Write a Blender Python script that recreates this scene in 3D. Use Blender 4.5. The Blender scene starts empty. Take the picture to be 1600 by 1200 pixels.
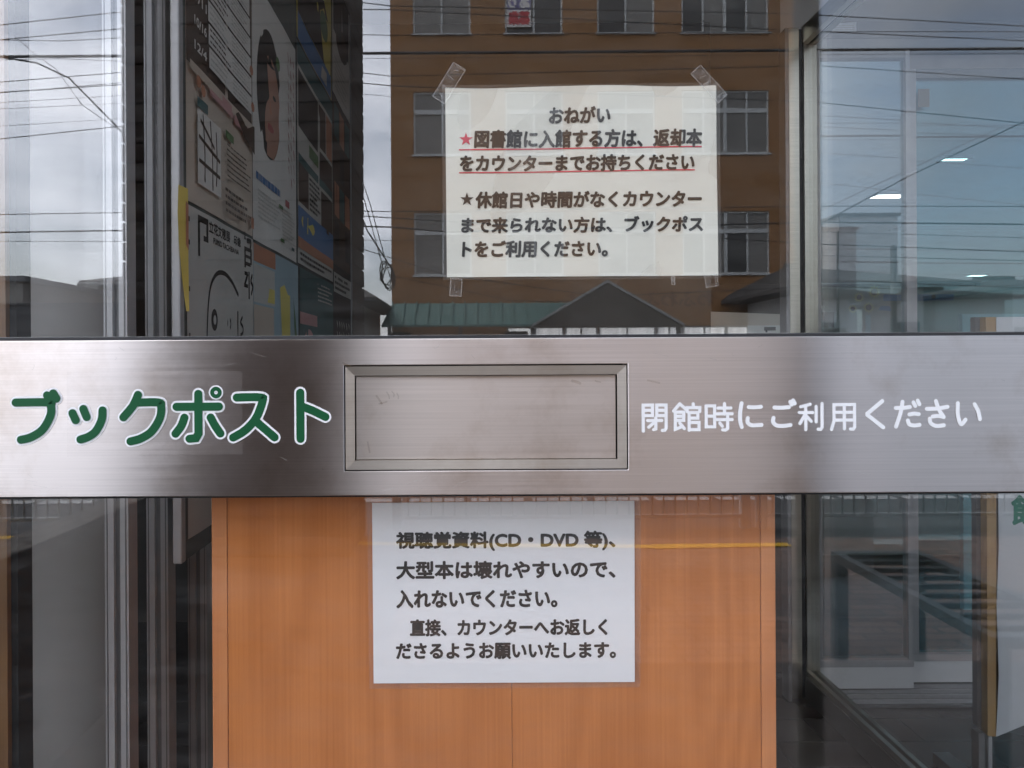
import bpy, bmesh, math, random
from mathutils import Vector, Matrix
random.seed(7)
S = bpy.context.scene
C = S.collection
R = math.radians

# ------------------------------------------------------------------ camera, sky, sun, exposure
F, PX, PY, EYE, CD = 1244.0, 735.0, 560.0, 1.15, 0.876      # focal length in photo pixels, eye height, camera to glass
cd = bpy.data.cameras.new('camera'); cam = bpy.data.objects.new('camera', cd); C.objects.link(cam)
cd.sensor_width = 36.0; cd.lens = F * 36.0 / 1600.0
cd.shift_x = (800 - PX) / 1600.0; cd.shift_y = -(600 - PY) / 1600.0
cd.clip_start = 0.02; cd.clip_end = 3000
cam.matrix_world = Matrix.Translation((0, -CD, EYE)) @ Matrix.Rotation(R(90), 4, 'X') @ Matrix.Rotation(R(-0.32), 4, 'Z')
S.camera = cam

SUN_EL, SUN_AZ = 52.0, 249.0            # compass-like: the sun stands high over the buildings across the street, to the left
W = bpy.data.worlds.new('World'); S.world = W; W.use_nodes = True
nt = W.node_tree; nd = nt.nodes; lk = nt.links
bg = nd['Background']; bg.inputs['Strength'].default_value = 0.075
sky = nd.new('ShaderNodeTexSky'); sky.sky_type = 'NISHITA'; sky.sun_disc = False
sky.sun_elevation = R(SUN_EL); sky.sun_rotation = R(SUN_AZ); sky.dust_density = 2.0; sky.air_density = 1.0
tc = nd.new('ShaderNodeTexCoord'); mp = nd.new('ShaderNodeMapping'); mp.inputs['Scale'].default_value = (4.0, 4.0, 9.0)
mp.inputs['Location'].default_value = (0.35, 0.1, 0.2)
nz = nd.new('ShaderNodeTexNoise'); nz.inputs['Scale'].default_value = 1.1; nz.inputs['Detail'].default_value = 7; nz.inputs['Roughness'].default_value = 0.55
cr = nd.new('ShaderNodeValToRGB'); cr.color_ramp.elements[0].position = 0.36; cr.color_ramp.elements[1].position = 0.64
cr.color_ramp.elements[0].color = (0.30, 0.30, 0.30, 1)
sx_ = nd.new('ShaderNodeSeparateXYZ'); lk.new(tc.outputs['Generated'], sx_.inputs[0])
gr = nd.new('ShaderNodeMapRange'); gr.inputs[1].default_value = -0.15; gr.inputs[2].default_value = 0.50
lk.new(sx_.outputs['X'], gr.inputs[0])
cc = nd.new('ShaderNodeMixRGB'); cc.inputs['Color1'].default_value = (13.4, 14.0, 15.6, 1); cc.inputs['Color2'].default_value = (2.7, 3.1, 3.7, 1)
lk.new(gr.outputs[0], cc.inputs['Fac'])
mx = nd.new('ShaderNodeMixRGB'); lk.new(cc.outputs[0], mx.inputs['Color2'])
lk.new(tc.outputs['Generated'], mp.inputs['Vector']); lk.new(mp.outputs[0], nz.inputs['Vector'])
lk.new(nz.outputs['Fac'], cr.inputs['Fac']); lk.new(cr.outputs[0], mx.inputs['Fac'])
lk.new(sky.outputs[0], mx.inputs['Color1']); lk.new(mx.outputs[0], bg.inputs['Color'])

sl = bpy.data.lights.new('sun', 'SUN'); sl.energy = 0.5; sl.angle = R(12); sl.color = (1.0, 0.95, 0.88)
so = bpy.data.objects.new('sun', sl); C.objects.link(so)
_az = R(SUN_AZ)
sdir = Vector((math.sin(_az) * math.cos(R(SUN_EL)), math.cos(_az) * math.cos(R(SUN_EL)), math.sin(R(SUN_EL))))
so.rotation_euler = sdir.to_track_quat('Z', 'Y').to_euler(); so.location = (-5, -8, 20)
vs = S.view_settings; vs.view_transform = 'Standard'; vs.look = 'None'; vs.gamma = 1.0; vs.use_curve_mapping = False
vs.exposure = 2.42
S.cycles.max_bounces = 14; S.cycles.transparent_max_bounces = 40; S.cycles.glossy_bounces = 6; S.cycles.diffuse_bounces = 4
S.cycles.sample_clamp_indirect = 4.0
S.cycles.use_denoising = True
S.cycles.use_adaptive_sampling = False

# ------------------------------------------------------------------ pixel helpers (Y = distance from the lens plane)
def P(px, py, Y): return Vector(((px - PX) / F * Y, Y - CD, EYE - (py - PY) / F * Y))          # behind / at the glass
def V(px, py, Y):                                                                              # seen in the glass: stands in the street
    p = P(px, py, Y); p.y = -p.y; return p
def vx(px, Y): return (px - PX) / F * Y
def vz(py, Y): return EYE - (py - PY) / F * Y
def vy(Y): return -(Y - CD)

# ------------------------------------------------------------------ materials
MATS = {}
def mat(name, col, rough=0.6, metal=0.0, var=0.12, scale=12.0, bump=0.0, stretch=(1, 1, 1), coat=0.0, spec=0.5, aniso=0.0, detail=5, coord='Object'):
    if name in MATS: return MATS[name]
    m = bpy.data.materials.new(name); m.use_nodes = True
    n = m.node_tree.nodes; l = m.node_tree.links; b = n['Principled BSDF']
    t = n.new('ShaderNodeTexCoord'); mpn = n.new('ShaderNodeMapping'); mpn.inputs['Scale'].default_value = stretch
    z = n.new('ShaderNodeTexNoise'); z.inputs['Scale'].default_value = scale; z.inputs['Detail'].default_value = detail
    r = n.new('ShaderNodeValToRGB'); r.color_ramp.elements[0].position = 0.25; r.color_ramp.elements[1].position = 0.75
    r.color_ramp.elements[0].color = tuple(max(0, c * (1 - var)) for c in col) + (1,)
    r.color_ramp.elements[1].color = tuple(min(1, c * (1 + var)) for c in col) + (1,)
    l.new(t.outputs[coord], mpn.inputs[0]); l.new(mpn.outputs[0], z.inputs['Vector']); l.new(z.outputs['Fac'], r.inputs['Fac'])
    l.new(r.outputs[0], b.inputs['Base Color'])
    b.inputs['Roughness'].default_value = rough; b.inputs['Metallic'].default_value = metal
    b.inputs['Coat Weight'].default_value = coat; b.inputs['Coat Roughness'].default_value = 0.06
    b.inputs['Specular IOR Level'].default_value = spec
    if aniso: b.inputs['Anisotropic'].default_value = aniso
    if bump:
        bp = n.new('ShaderNodeBump'); bp.inputs['Strength'].default_value = bump; bp.inputs['Distance'].default_value = 0.01
        l.new(z.outputs['Fac'], bp.inputs['Height']); l.new(bp.outputs[0], b.inputs['Normal'])
    MATS[name] = m
    return m

def glass_mat(name, f0=0.05, tint=(0.93, 0.97, 0.95), dirt=0.0, wobble=0.0, refl=(1, 1, 1)):
    m = bpy.data.materials.new(name); m.use_nodes = True
    n = m.node_tree.nodes; l = m.node_tree.links; n.remove(n['Principled BSDF']); out = n['Material Output']
    tr = n.new('ShaderNodeBsdfTransparent'); tr.inputs[0].default_value = (*tint, 1)
    gl = n.new('ShaderNodeBsdfGlossy'); gl.inputs['Roughness'].default_value = 0.0; gl.inputs[0].default_value = (*refl, 1)
    lw = n.new('ShaderNodeLayerWeight')
    pw = n.new('ShaderNodeMath'); pw.operation = 'POWER'; pw.inputs[1].default_value = 5.0
    ma = n.new('ShaderNodeMath'); ma.operation = 'MULTIPLY_ADD'; ma.inputs[1].default_value = 1 - f0; ma.inputs[2].default_value = f0
    mxs = n.new('ShaderNodeMixShader')
    lw.inputs['Blend'].default_value = 0.5
    l.new(lw.outputs['Facing'], pw.inputs[0]); l.new(pw.outputs[0], ma.inputs[0]); l.new(ma.outputs[0], mxs.inputs[0])
    l.new(tr.outputs[0], mxs.inputs[1]); l.new(gl.outputs[0], mxs.inputs[2])
    last = mxs
    if dirt:
        df = n.new('ShaderNodeBsdfDiffuse'); df.inputs[0].default_value = (0.6, 0.6, 0.58, 1)
        t = n.new('ShaderNodeTexCoord'); mp_ = n.new('ShaderNodeMapping'); mp_.inputs['Rotation'].default_value = (0, R(35), 0); mp_.inputs['Scale'].default_value = (1.5, 1, 6)
        z = n.new('ShaderNodeTexNoise'); z.inputs['Scale'].default_value = 7; z.inputs['Detail'].default_value = 8; z.inputs['Roughness'].default_value = 0.7
        rr = n.new('ShaderNodeMapRange'); rr.inputs[1].default_value = 0.45; rr.inputs[2].default_value = 0.8; rr.inputs[3].default_value = 0; rr.inputs[4].default_value = dirt
        m2 = n.new('ShaderNodeMixShader')
        l.new(t.outputs['Object'], mp_.inputs[0]); l.new(mp_.outputs[0], z.inputs['Vector']); l.new(z.outputs['Fac'], rr.inputs[0]); l.new(rr.outputs[0], m2.inputs[0])
        l.new(last.outputs[0], m2.inputs[1]); l.new(df.outputs[0], m2.inputs[2]); last = m2
    if wobble:
        t = n.new('ShaderNodeTexCoord'); z = n.new('ShaderNodeTexNoise'); z.inputs['Scale'].default_value = 2.5; z.inputs['Detail'].default_value = 1
        bp = n.new('ShaderNodeBump'); bp.inputs['Strength'].default_value = wobble; bp.inputs['Distance'].default_value = 0.01
        l.new(t.outputs['Object'], z.inputs['Vector']); l.new(z.outputs['Fac'], bp.inputs['Height']); l.new(bp.outputs[0], gl.inputs['Normal'])
    l.new(last.outputs[0], out.inputs[0])
    MATS[name] = m
    return m

def steel_mat(name, col=(0.60, 0.545, 0.515), rough=0.315, aniso=0.68, tangent=(1, 0, 0), streak=(2.0, 2.0, 260.0)):
    m = bpy.data.materials.new(name); m.use_nodes = True
    n = m.node_tree.nodes; l = m.node_tree.links; b = n['Principled BSDF']
    n.remove(b); b = n.new('ShaderNodeBsdfAnisotropic'); b.distribution = 'BECKMANN'; b.inputs['Anisotropy'].default_value = -aniso if False else aniso
    l.new(b.outputs[0], n['Material Output'].inputs[0])
    tg = n.new('ShaderNodeCombineXYZ')
    for i in range(3): tg.inputs[i].default_value = tangent[i]
    l.new(tg.outputs[0], b.inputs['Tangent'])
    t = n.new('ShaderNodeTexCoord'); mpn = n.new('ShaderNodeMapping'); mpn.inputs['Scale'].default_value = streak
    z = n.new('ShaderNodeTexNoise'); z.inputs['Scale'].default_value = 2.2; z.inputs['Detail'].default_value = 6
    z2 = n.new('ShaderNodeTexNoise'); z2.inputs['Scale'].default_value = 9; z2.inputs['Detail'].default_value = 6
    r = n.new('ShaderNodeValToRGB'); r.color_ramp.elements[0].position = 0.3; r.color_ramp.elements[1].position = 0.7
    r.color_ramp.elements[0].color = tuple(c * 0.93 for c in col) + (1,); r.color_ramp.elements[1].color = tuple(min(1, c * 1.06) for c in col) + (1,)
    l.new(t.outputs['Object'], mpn.inputs[0]); l.new(mpn.outputs[0], z.inputs['Vector']); l.new(t.outputs['Object'], z2.inputs['Vector'])
    l.new(z.outputs['Fac'], r.inputs['Fac']); st = n.new('ShaderNodeTexNoise'); st.inputs['Scale'].default_value = 5.0; st.inputs['Detail'].default_value = 8; st.inputs['Roughness'].default_value = 0.65
    sr = n.new('ShaderNodeValToRGB'); sr.color_ramp.elements[0].position = 0.32; sr.color_ramp.elements[1].position = 0.5
    sr.color_ramp.elements[0].color = (0.76, 0.71, 0.66, 1); sr.color_ramp.elements[1].color = (1, 1, 1, 1)
    l.new(t.outputs['Object'], st.inputs['Vector']); l.new(st.outputs['Fac'], sr.inputs[0])
    mm = n.new('ShaderNodeMixRGB'); mm.blend_type = 'MULTIPLY'; mm.inputs[0].default_value = 1.0
    l.new(r.outputs[0], mm.inputs[1]); l.new(sr.outputs[0], mm.inputs[2]); l.new(mm.outputs[0], b.inputs['Color'])
    mr = n.new('ShaderNodeMapRange'); mr.inputs[3].default_value = rough - 0.05; mr.inputs[4].default_value = rough + 0.06
    ad = n.new('ShaderNodeMath'); ad.operation = 'MULTIPLY_ADD'; ad.inputs[1].default_value = 0.5
    l.new(z2.outputs['Fac'], ad.inputs[0])
    hf = n.new('ShaderNodeMath'); hf.operation = 'MULTIPLY'; hf.inputs[1].default_value = 0.5
    l.new(z.outputs['Fac'], hf.inputs[0]); l.new(hf.outputs[0], ad.inputs[2])
    l.new(ad.outputs[0], mr.inputs[0]); l.new(mr.outputs[0], b.inputs['Roughness'])
    MATS[name] = m
    return m

def emit_mat(name, col, s):
    m = bpy.data.materials.new(name); m.use_nodes = True
    b = m.node_tree.nodes['Principled BSDF']; b.inputs['Base Color'].default_value = (*col, 1)
    b.inputs['Emission Color'].default_value = (*col, 1); b.inputs['Emission Strength'].default_value = s
    MATS[name] = m
    return m

def film_mat(name, alpha=0.06, rough=0.05, f0=0.06, wrinkle=0.0, col=(0.9, 0.9, 0.88)):
    m = bpy.data.materials.new(name); m.use_nodes = True
    n = m.node_tree.nodes; l = m.node_tree.links; n.remove(n['Principled BSDF']); out = n['Material Output']
    tr = n.new('ShaderNodeBsdfTransparent'); df = n.new('ShaderNodeBsdfDiffuse'); df.inputs[0].default_value = (*col, 1)
    gl = n.new('ShaderNodeBsdfGlossy'); gl.inputs['Roughness'].default_value = rough
    m1 = n.new('ShaderNodeMixShader'); m1.inputs[0].default_value = alpha
    m2 = n.new('ShaderNodeMixShader'); m2.inputs[0].default_value = f0
    l.new(tr.outputs[0], m1.inputs[1]); l.new(df.outputs[0], m1.inputs[2]); l.new(m1.outputs[0], m2.inputs[1]); l.new(gl.outputs[0], m2.inputs[2])
    if wrinkle:
        t = n.new('ShaderNodeTexCoord'); z = n.new('ShaderNodeTexNoise'); z.inputs['Scale'].default_value = 70; z.inputs['Detail'].default_value = 3
        bp = n.new('ShaderNodeBump'); bp.inputs['Strength'].default_value = wrinkle; bp.inputs['Distance'].default_value = 0.01
        l.new(t.outputs['Object'], z.inputs['Vector']); l.new(z.outputs['Fac'], bp.inputs['Height']); l.new(bp.outputs[0], gl.inputs['Normal'])
        rr = n.new('ShaderNodeMapRange'); rr.inputs[1].default_value = 0.45; rr.inputs[2].default_value = 0.7; rr.inputs[3].default_value = alpha * 0.4; rr.inputs[4].default_value = alpha * 2.5
        l.new(z.outputs['Fac'], rr.inputs[0]); l.new(rr.outputs[0], m1.inputs[0])
    l.new(m2.outputs[0], out.inputs[0])
    MATS[name] = m
    return m

def wood_mat(name, c0, c1, scale=1.0):
    m = bpy.data.materials.new(name); m.use_nodes = True
    n = m.node_tree.nodes; l = m.node_tree.links; b = n['Principled BSDF']
    t = n.new('ShaderNodeTexCoord')
    mpn = n.new('ShaderNodeMapping'); mpn.inputs['Scale'].default_value = (26 * scale, 26 * scale, 1.5 * scale)
    z0 = n.new('ShaderNodeTexNoise'); z0.inputs['Scale'].default_value = 1.0; z0.inputs['Detail'].default_value = 3; z0.inputs['Distortion'].default_value = 0.4
    mp2 = n.new('ShaderNodeMapping'); mp2.inputs['Scale'].default_value = (5 * scale, 5 * scale, 1.1 * scale)
    zz = n.new('ShaderNodeTexNoise'); zz.inputs['Scale'].default_value = 1.0; zz.inputs['Detail'].default_value = 2
    ml = n.new('ShaderNodeMath'); ml.operation = 'MULTIPLY'; ml.inputs[1].default_value = 60.0
    sn = n.new('ShaderNodeMath'); sn.operation = 'SINE'
    mp3 = n.new('ShaderNodeMapping'); mp3.inputs['Scale'].default_value = (380 * scale, 380 * scale, 4 * scale)
    z3 = n.new('ShaderNodeTexNoise'); z3.inputs['Scale'].default_value = 1.0; z3.inputs['Detail'].default_value = 2
    a1 = n.new('ShaderNodeMath'); a1.operation = 'MULTIPLY_ADD'; a1.inputs[1].default_value = 0.10
    a2 = n.new('ShaderNodeMath'); a2.operation = 'MULTIPLY_ADD'; a2.inputs[1].default_value = 0.50
    a3 = n.new('ShaderNodeMath'); a3.operation = 'MULTIPLY_ADD'; a3.inputs[1].default_value = 0.16; a3.inputs[2].default_value = 0.15
    r = n.new('ShaderNodeValToRGB'); r.color_ramp.elements[0].position = 0.2; r.color_ramp.elements[1].position = 0.8
    r.color_ramp.elements[0].color = (*c0, 1); r.color_ramp.elements[1].color = (*c1, 1)
    for q in (mpn, mp2, mp3): l.new(t.outputs['Object'], q.inputs[0])
    l.new(mpn.outputs[0], z0.inputs['Vector']); l.new(mp2.outputs[0], zz.inputs['Vector']); l.new(mp3.outputs[0], z3.inputs['Vector'])
    l.new(zz.outputs['Fac'], ml.inputs[0]); l.new(ml.outputs[0], sn.inputs[0])
    l.new(z0.outputs['Fac'], a3.inputs[0]); l.new(z3.outputs['Fac'], a2.inputs[0]); l.new(a3.outputs[0], a2.inputs[2])
    l.new(sn.outputs[0], a1.inputs[0]); l.new(a2.outputs[0], a1.inputs[2]); l.new(a1.outputs[0], r.inputs['Fac'])
    l.new(r.outputs[0], b.inputs['Base Color']); b.inputs['Roughness'].default_value = 0.38
    MATS[name] = m
    return m

def paving_mat(name, c_brick, c_joint, bw, bh, msize, rot=0.0, rough=0.7, c2=None, bump=0.4):
    m = bpy.data.materials.new(name); m.use_nodes = True
    n = m.node_tree.nodes; l = m.node_tree.links; b = n['Principled BSDF']
    t = n.new('ShaderNodeTexCoord'); mpn = n.new('ShaderNodeMapping'); mpn.inputs['Rotation'].default_value = (0, 0, rot)
    br = n.new('ShaderNodeTexBrick'); br.inputs['Scale'].default_value = 1.0; br.inputs['Brick Width'].default_value = bw; br.inputs['Row Height'].default_value = bh
    br.inputs['Mortar Size'].default_value = msize; br.inputs['Mortar Smooth'].default_value = 0.2; br.inputs['Bias'].default_value = 0.0
    c2 = c2 or tuple(c * 0.75 for c in c_brick)
    br.inputs['Color1'].default_value = (*c_brick, 1); br.inputs['Color2'].default_value = (*c2, 1); br.inputs['Mortar'].default_value = (*c_joint, 1)
    z = n.new('ShaderNodeTexNoise'); z.inputs['Scale'].default_value = 6; z.inputs['Detail'].default_value = 7
    mxx = n.new('ShaderNodeMixRGB'); mxx.blend_type = 'MULTIPLY'; mxx.inputs[0].default_value = 0.5
    l.new(t.outputs['Object'], mpn.inputs[0]); l.new(mpn.outputs[0], br.inputs['Vector']); l.new(t.outputs['Object'], z.inputs['Vector'])
    r = n.new('ShaderNodeValToRGB'); r.color_ramp.elements[0].color = (0.6, 0.6, 0.6, 1); r.color_ramp.elements[1].color = (1.3, 1.3, 1.3, 1)
    l.new(z.outputs['Fac'], r.inputs[0]); l.new(br.outputs['Color'], mxx.inputs[1]); l.new(r.outputs[0], mxx.inputs[2]); l.new(mxx.outputs[0], b.inputs['Base Color'])
    bp = n.new('ShaderNodeBump'); bp.inputs['Strength'].default_value = bump; bp.inputs['Distance'].default_value = 0.004; bp.invert = True
    l.new(br.outputs['Fac'], bp.inputs['Height']); l.new(bp.outputs[0], b.inputs['Normal']); b.inputs['Roughness'].default_value = rough
    MATS[name] = m
    return m

M_band = steel_mat('brushed_steel')
M_flap = steel_mat('brushed_steel_worn', (0.56, 0.505, 0.465), 0.36, 0.64)
M_trim = steel_mat('steel_trim', (0.42, 0.385, 0.34), 0.40, 0.6)
M_alu = mat('satin_aluminium', (0.47, 0.465, 0.465), 0.42, 0.25, 0.06, 30)
M_alud = mat('grey_aluminium', (0.22, 0.22, 0.22), 0.45, 0.6, 0.08, 30)
M_frame = mat('stainless_frame', (0.56, 0.53, 0.45), 0.28, 1.0, 0.08, 8, stretch=(1, 1, 30))
M_rubber = mat('black_rubber', (0.018, 0.018, 0.02), 0.7, 0, 0.2, 40)
M_dark = mat('dark_recess', (0.02, 0.02, 0.02), 0.8, 0, 0.2, 20)
M_glass = glass_mat('window_glass', 0.064, (0.97, 0.97, 0.965), dirt=0.022, wobble=0.005)
M_glass2 = glass_mat('inner_glass', 0.04, (0.95, 0.96, 0.96), dirt=0.01)
M_sglass = glass_mat('sash_glass', 0.012, (0.96, 0.96, 0.96))
M_vglass = glass_mat('vestibule_glass', 0.085, (0.86, 0.93, 0.95), refl=(0.80, 0.95, 1.0))
M_tglass = glass_mat('tinted_glass', 0.085, (0.60, 0.80, 0.82), refl=(0.72, 0.95, 1.0))
M_paper = mat('cream_paper', (0.80, 0.79, 0.70), 0.55, 0, 0.03, 3, coat=0.35)
M_paperw = mat('white_paper', (0.91, 0.91, 0.92), 0.5, 0, 0.02, 3, coat=0.35)
M_ink = mat('black_ink', (0.012, 0.010, 0.009), 0.5, 0, 0.1, 20)
M_red = mat('red_ink', (0.65, 0.05, 0.08), 0.5, 0, 0.08, 20)
M_green = mat('green_vinyl', (0.006, 0.085, 0.030), 0.45, 0, 0.05, 20, spec=0.25)
M_white = mat('white_vinyl', (0.84, 0.84, 0.84), 0.35, 0, 0.02, 20)
M_film = film_mat('clear_laminate', 0.06, 0.08, 0.06)
M_tape = film_mat('clear_tape', 0.035, 0.12, 0.05, wrinkle=0.6)
M_tedge = film_mat('tape_edge', 0.24, 0.2, 0.05)
M_patch = film_mat('clear_patch', 0.028, 0.25, 0.02, col=(0.95, 0.88, 0.85))
M_wood = wood_mat('orange_wood', (0.49, 0.158, 0.037), (0.69, 0.252, 0.073))
M_woodtrim = wood_mat('orange_wood_trim', (0.56, 0.20, 0.07), (0.70, 0.29, 0.11))
M_woodbrown = wood_mat('brown_wood', (0.14, 0.07, 0.03), (0.26, 0.14, 0.06))
M_tan = wood_mat('tan_wood', (0.34, 0.20, 0.08), (0.5, 0.32, 0.14))
M_grey = mat('grey_panel', (0.40, 0.385, 0.37), 0.6, 0, 0.10, 6)
M_kick = mat('kick_plate_white', (0.80, 0.79, 0.78), 0.5, 0, 0.03, 5)
M_lwall = mat('pale_panel', (0.17, 0.163, 0.157), 0.6, 0, 0.05, 5)
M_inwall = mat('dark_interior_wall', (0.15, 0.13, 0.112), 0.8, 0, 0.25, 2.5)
M_ceil = mat('ceiling_board', (0.55, 0.55, 0.53), 0.8, 0, 0.06, 3)
M_soffit = mat('added_canopy_soffit', (0.68, 0.67, 0.65), 0.8, 0, 0.08, 3)
M_plaster = mat('outer_plaster', (0.35, 0.32, 0.28), 0.85, 0, 0.15, 5, bump=0.15)

# ------------------------------------------------------------------ mesh builder
class MB:
    def __init__(s): s.v = []; s.f = []; s.m = []; s.mats = []; s.sm = []
    def mi(s, m):
        if m not in s.mats: s.mats.append(m)
        return s.mats.index(m)
    def poly(s, pts, m, smooth=False):
        b = len(s.v); s.v += [tuple(p) for p in pts]; s.f.append(list(range(b, b + len(pts)))); s.m.append(s.mi(m)); s.sm.append(smooth)
    def raw(s, vs, fs, m, smooth=False):
        b = len(s.v); s.v += [tuple(p) for p in vs]; k = s.mi(m)
        for f in fs: s.f.append([b + i for i in f]); s.m.append(k); s.sm.append(smooth)
    def box(s, a, b, m):
        x0, x1 = sorted((a[0], b[0])); y0, y1 = sorted((a[1], b[1])); z0, z1 = sorted((a[2], b[2]))
        vs_ = [(x0, y0, z0), (x1, y0, z0), (x1, y1, z0), (x0, y1, z0), (x0, y0, z1), (x1, y0, z1), (x1, y1, z1), (x0, y1, z1)]
        s.raw(vs_, [(0, 3, 2, 1), (4, 5, 6, 7), (0, 1, 5, 4), (1, 2, 6, 5), (2, 3, 7, 6), (3, 0, 4, 7)], m)
    def tube(s, pts, r, m, n=6, caps=True):
        pts = [Vector(p) for p in pts]; vs_ = []; fs = []
        rr = r if isinstance(r, (list, tuple)) else [r] * len(pts)
        for i, p in enumerate(pts):
            d = (pts[min(i + 1, len(pts) - 1)] - pts[max(i - 1, 0)]).normalized()
            u = d.cross(Vector((0, 0, 1)));
            if u.length < 1e-3: u = d.cross(Vector((1, 0, 0)))
            u.normalize(); w = u.cross(d)
            for k in range(n):
                a = 2 * math.pi * k / n; vs_.append(p + (u * math.cos(a) + w * math.sin(a)) * rr[i])
        for i in range(len(pts) - 1):
            for k in range(n):
                fs.append((i * n + k, i * n + (k + 1) % n, (i + 1) * n + (k + 1) % n, (i + 1) * n + k))
        if caps: fs.append(tuple(range(n))[::-1]); fs.append(tuple(range((len(pts) - 1) * n, len(pts) * n)))
        s.raw(vs_, fs, m, True)
    def prism(s, pts, d, m):           # closed outline pts pushed along vector d
        n = len(pts); d = Vector(d); a = [Vector(p) for p in pts]; vs_ = a + [p + d for p in a]
        fs = [tuple(range(n)), tuple(range(n, 2 * n))[::-1]] + [(i, i + n, (i + 1) % n + n, (i + 1) % n) for i in range(n)]
        s.raw(vs_, fs, m)
    def build(s, name, parent=None, bevel=0.0, weld=False):
        me = bpy.data.meshes.new(name); me.from_pydata(s.v, [], s.f)
        for m in s.mats: me.materials.append(m)
        me.polygons.foreach_set('material_index', s.m); me.polygons.foreach_set('use_smooth', s.sm)
        if not any(len(f) > 2 for f in s.f): pass
        bm = bmesh.new(); bm.from_mesh(me)
        if weld: bmesh.ops.remove_doubles(bm, verts=bm.verts, dist=1e-6)
        bmesh.ops.recalc_face_normals(bm, faces=bm.faces); bm.to_mesh(me); bm.free()
        me.update()
        o = bpy.data.objects.new(name, me); C.objects.link(o)
        if parent is not None: o.parent = parent; o.matrix_parent_inverse = Matrix.Translation(-parent.location)
        if bevel:
            bv = o.modifiers.new('bevel', 'BEVEL'); bv.width = bevel; bv.segments = 2; bv.limit_method = 'ANGLE'
        return o
def tag(o, label, cat, group=None):
    o['label'] = label; o['category'] = cat
    if group: o['group'] = group
    return o
def thing(name, label, cat, loc=(0, 0, 0), group=None):
    o = bpy.data.objects.new(name, None); C.objects.link(o); o.location = loc; o.empty_display_size = 0.1
    return tag(o, label, cat, group)
def struct(o, kind='structure'): o['kind'] = kind; return o
def boxobj(name, a, b, m, parent=None, bevel=0.0):
    q = MB(); q.box(a, b, m); return q.build(name, parent, bevel)
def copy_tree(src, off, label=None):
    off = Vector(off)
    r = src.copy(); C.objects.link(r); r.location = src.location + off
    if label: r['label'] = label
    for ch in list(src.children):
        c = ch.copy(); C.objects.link(c); c.parent = r; c.matrix_parent_inverse = ch.matrix_parent_inverse.copy()
        for g in list(ch.children):
            d = g.copy(); C.objects.link(d); d.parent = c; d.matrix_parent_inverse = g.matrix_parent_inverse.copy()
    return r

# ------------------------------------------------------------------ lettering
_TC = {}
def glyphs(body):
    if body in _TC: return _TC[body]
    c = bpy.data.curves.new('lettering', 'FONT'); c.body = body; c.size = 1; c.resolution_u = 3
    o = bpy.data.objects.new('lettering', c); C.objects.link(o)
    me = bpy.data.meshes.new_from_object(o.evaluated_get(bpy.context.evaluated_depsgraph_get()))
    vs_ = [v.co.copy() for v in me.vertices]; fs = [tuple(p.vertices) for p in me.polygons]
    bpy.data.objects.remove(o); bpy.data.curves.remove(c); bpy.data.meshes.remove(me)
    _TC[body] = (vs_, fs)
    return _TC[body]
def text(mb, body, fr, u0, u1, v0, v1, m, bold=0.0, lift=0.0, slant=0.0):
    """lay the words in the box u0..u1 x v0..v1 of frame fr(u, v, lift); bold in the same units"""
    vs_, fs = glyphs(body)
    if not vs_: return
    x0 = min(v.x for v in vs_); x1 = max(v.x for v in vs_); y0 = min(v.y for v in vs_); y1 = max(v.y for v in vs_)
    u0 += bold; u1 -= bold; v0 += bold; v1 -= bold
    dirs = [(0, 0)] + ([(math.cos(a * math.pi / 4) * bold, math.sin(a * math.pi / 4) * bold) for a in range(8)] if bold else [])
    for i, (du, dv) in enumerate(dirs):
        pts = []
        for v in vs_:
            a = (v.x - x0) / (x1 - x0); b = (v.y - y0) / (y1 - y0)
            uu = u0 + a * (u1 - u0) + du + slant * (b - 0.5) * (v1 - v0); vv = v0 + b * (v1 - v0) + dv
            pts.append(fr(uu, vv, lift + i * 0.00002))
        mb.raw(pts, fs, m)
def ribbon(pts, w, closed=False, nc=8):
    """outline of a round-ended stroke along 2-D points"""
    pts = [Vector((p[0], p[1])) for p in pts]; L = []; Rr = []
    for i, p in enumerate(pts):
        a = pts[max(i - 1, 0)]; b = pts[min(i + 1, len(pts) - 1)]
        d1 = (p - a).normalized() if i > 0 else (b - p).normalized(); d2 = (b - p).normalized() if i < len(pts) - 1 else d1
        d = d1 + d2
        d = d.normalized() if d.length > 1e-5 else d1
        nrm = Vector((-d.y, d.x)); k = 1 / max(0.45, nrm.dot(Vector((-d1.y, d1.x))))
        L.append(p + nrm * w * k); Rr.append(p - nrm * w * k)
    e = (pts[-1] - pts[-2]).normalized(); s = (pts[0] - pts[1]).normalized()
    def cap(c, d):
        a0 = math.atan2(d.y, d.x) + math.pi / 2
        return [c + Vector((math.cos(a0 - math.pi * j / nc), math.sin(a0 - math.pi * j / nc))) * w for j in range(1, nc)]
    out = L + cap(pts[-1], e) + Rr[::-1] + cap(pts[0], s)
    return L, Rr, cap(pts[-1], e), cap(pts[0], s)
def smooth(pts, n=6):
    if len(pts) < 3: return pts
    q = [pts[0]] + list(pts) + [pts[-1]]; out = []
    for i in range(1, len(q) - 2):
        for j in range(n):
            t = j / n; o = []
            for k in (0, 1):
                p0, p1, p2, p3 = q[i - 1][k], q[i][k], q[i + 1][k], q[i + 2][k]
                o.append(0.5 * (2 * p1 + (p2 - p0) * t + (2 * p0 - 5 * p1 + 4 * p2 - p3) * t * t + (3 * p1 - p0 - 3 * p2 + p3) * t ** 3))
            out.append(tuple(o))
    out.append(tuple(pts[-1]))
    return out
_k = [0]
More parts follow.
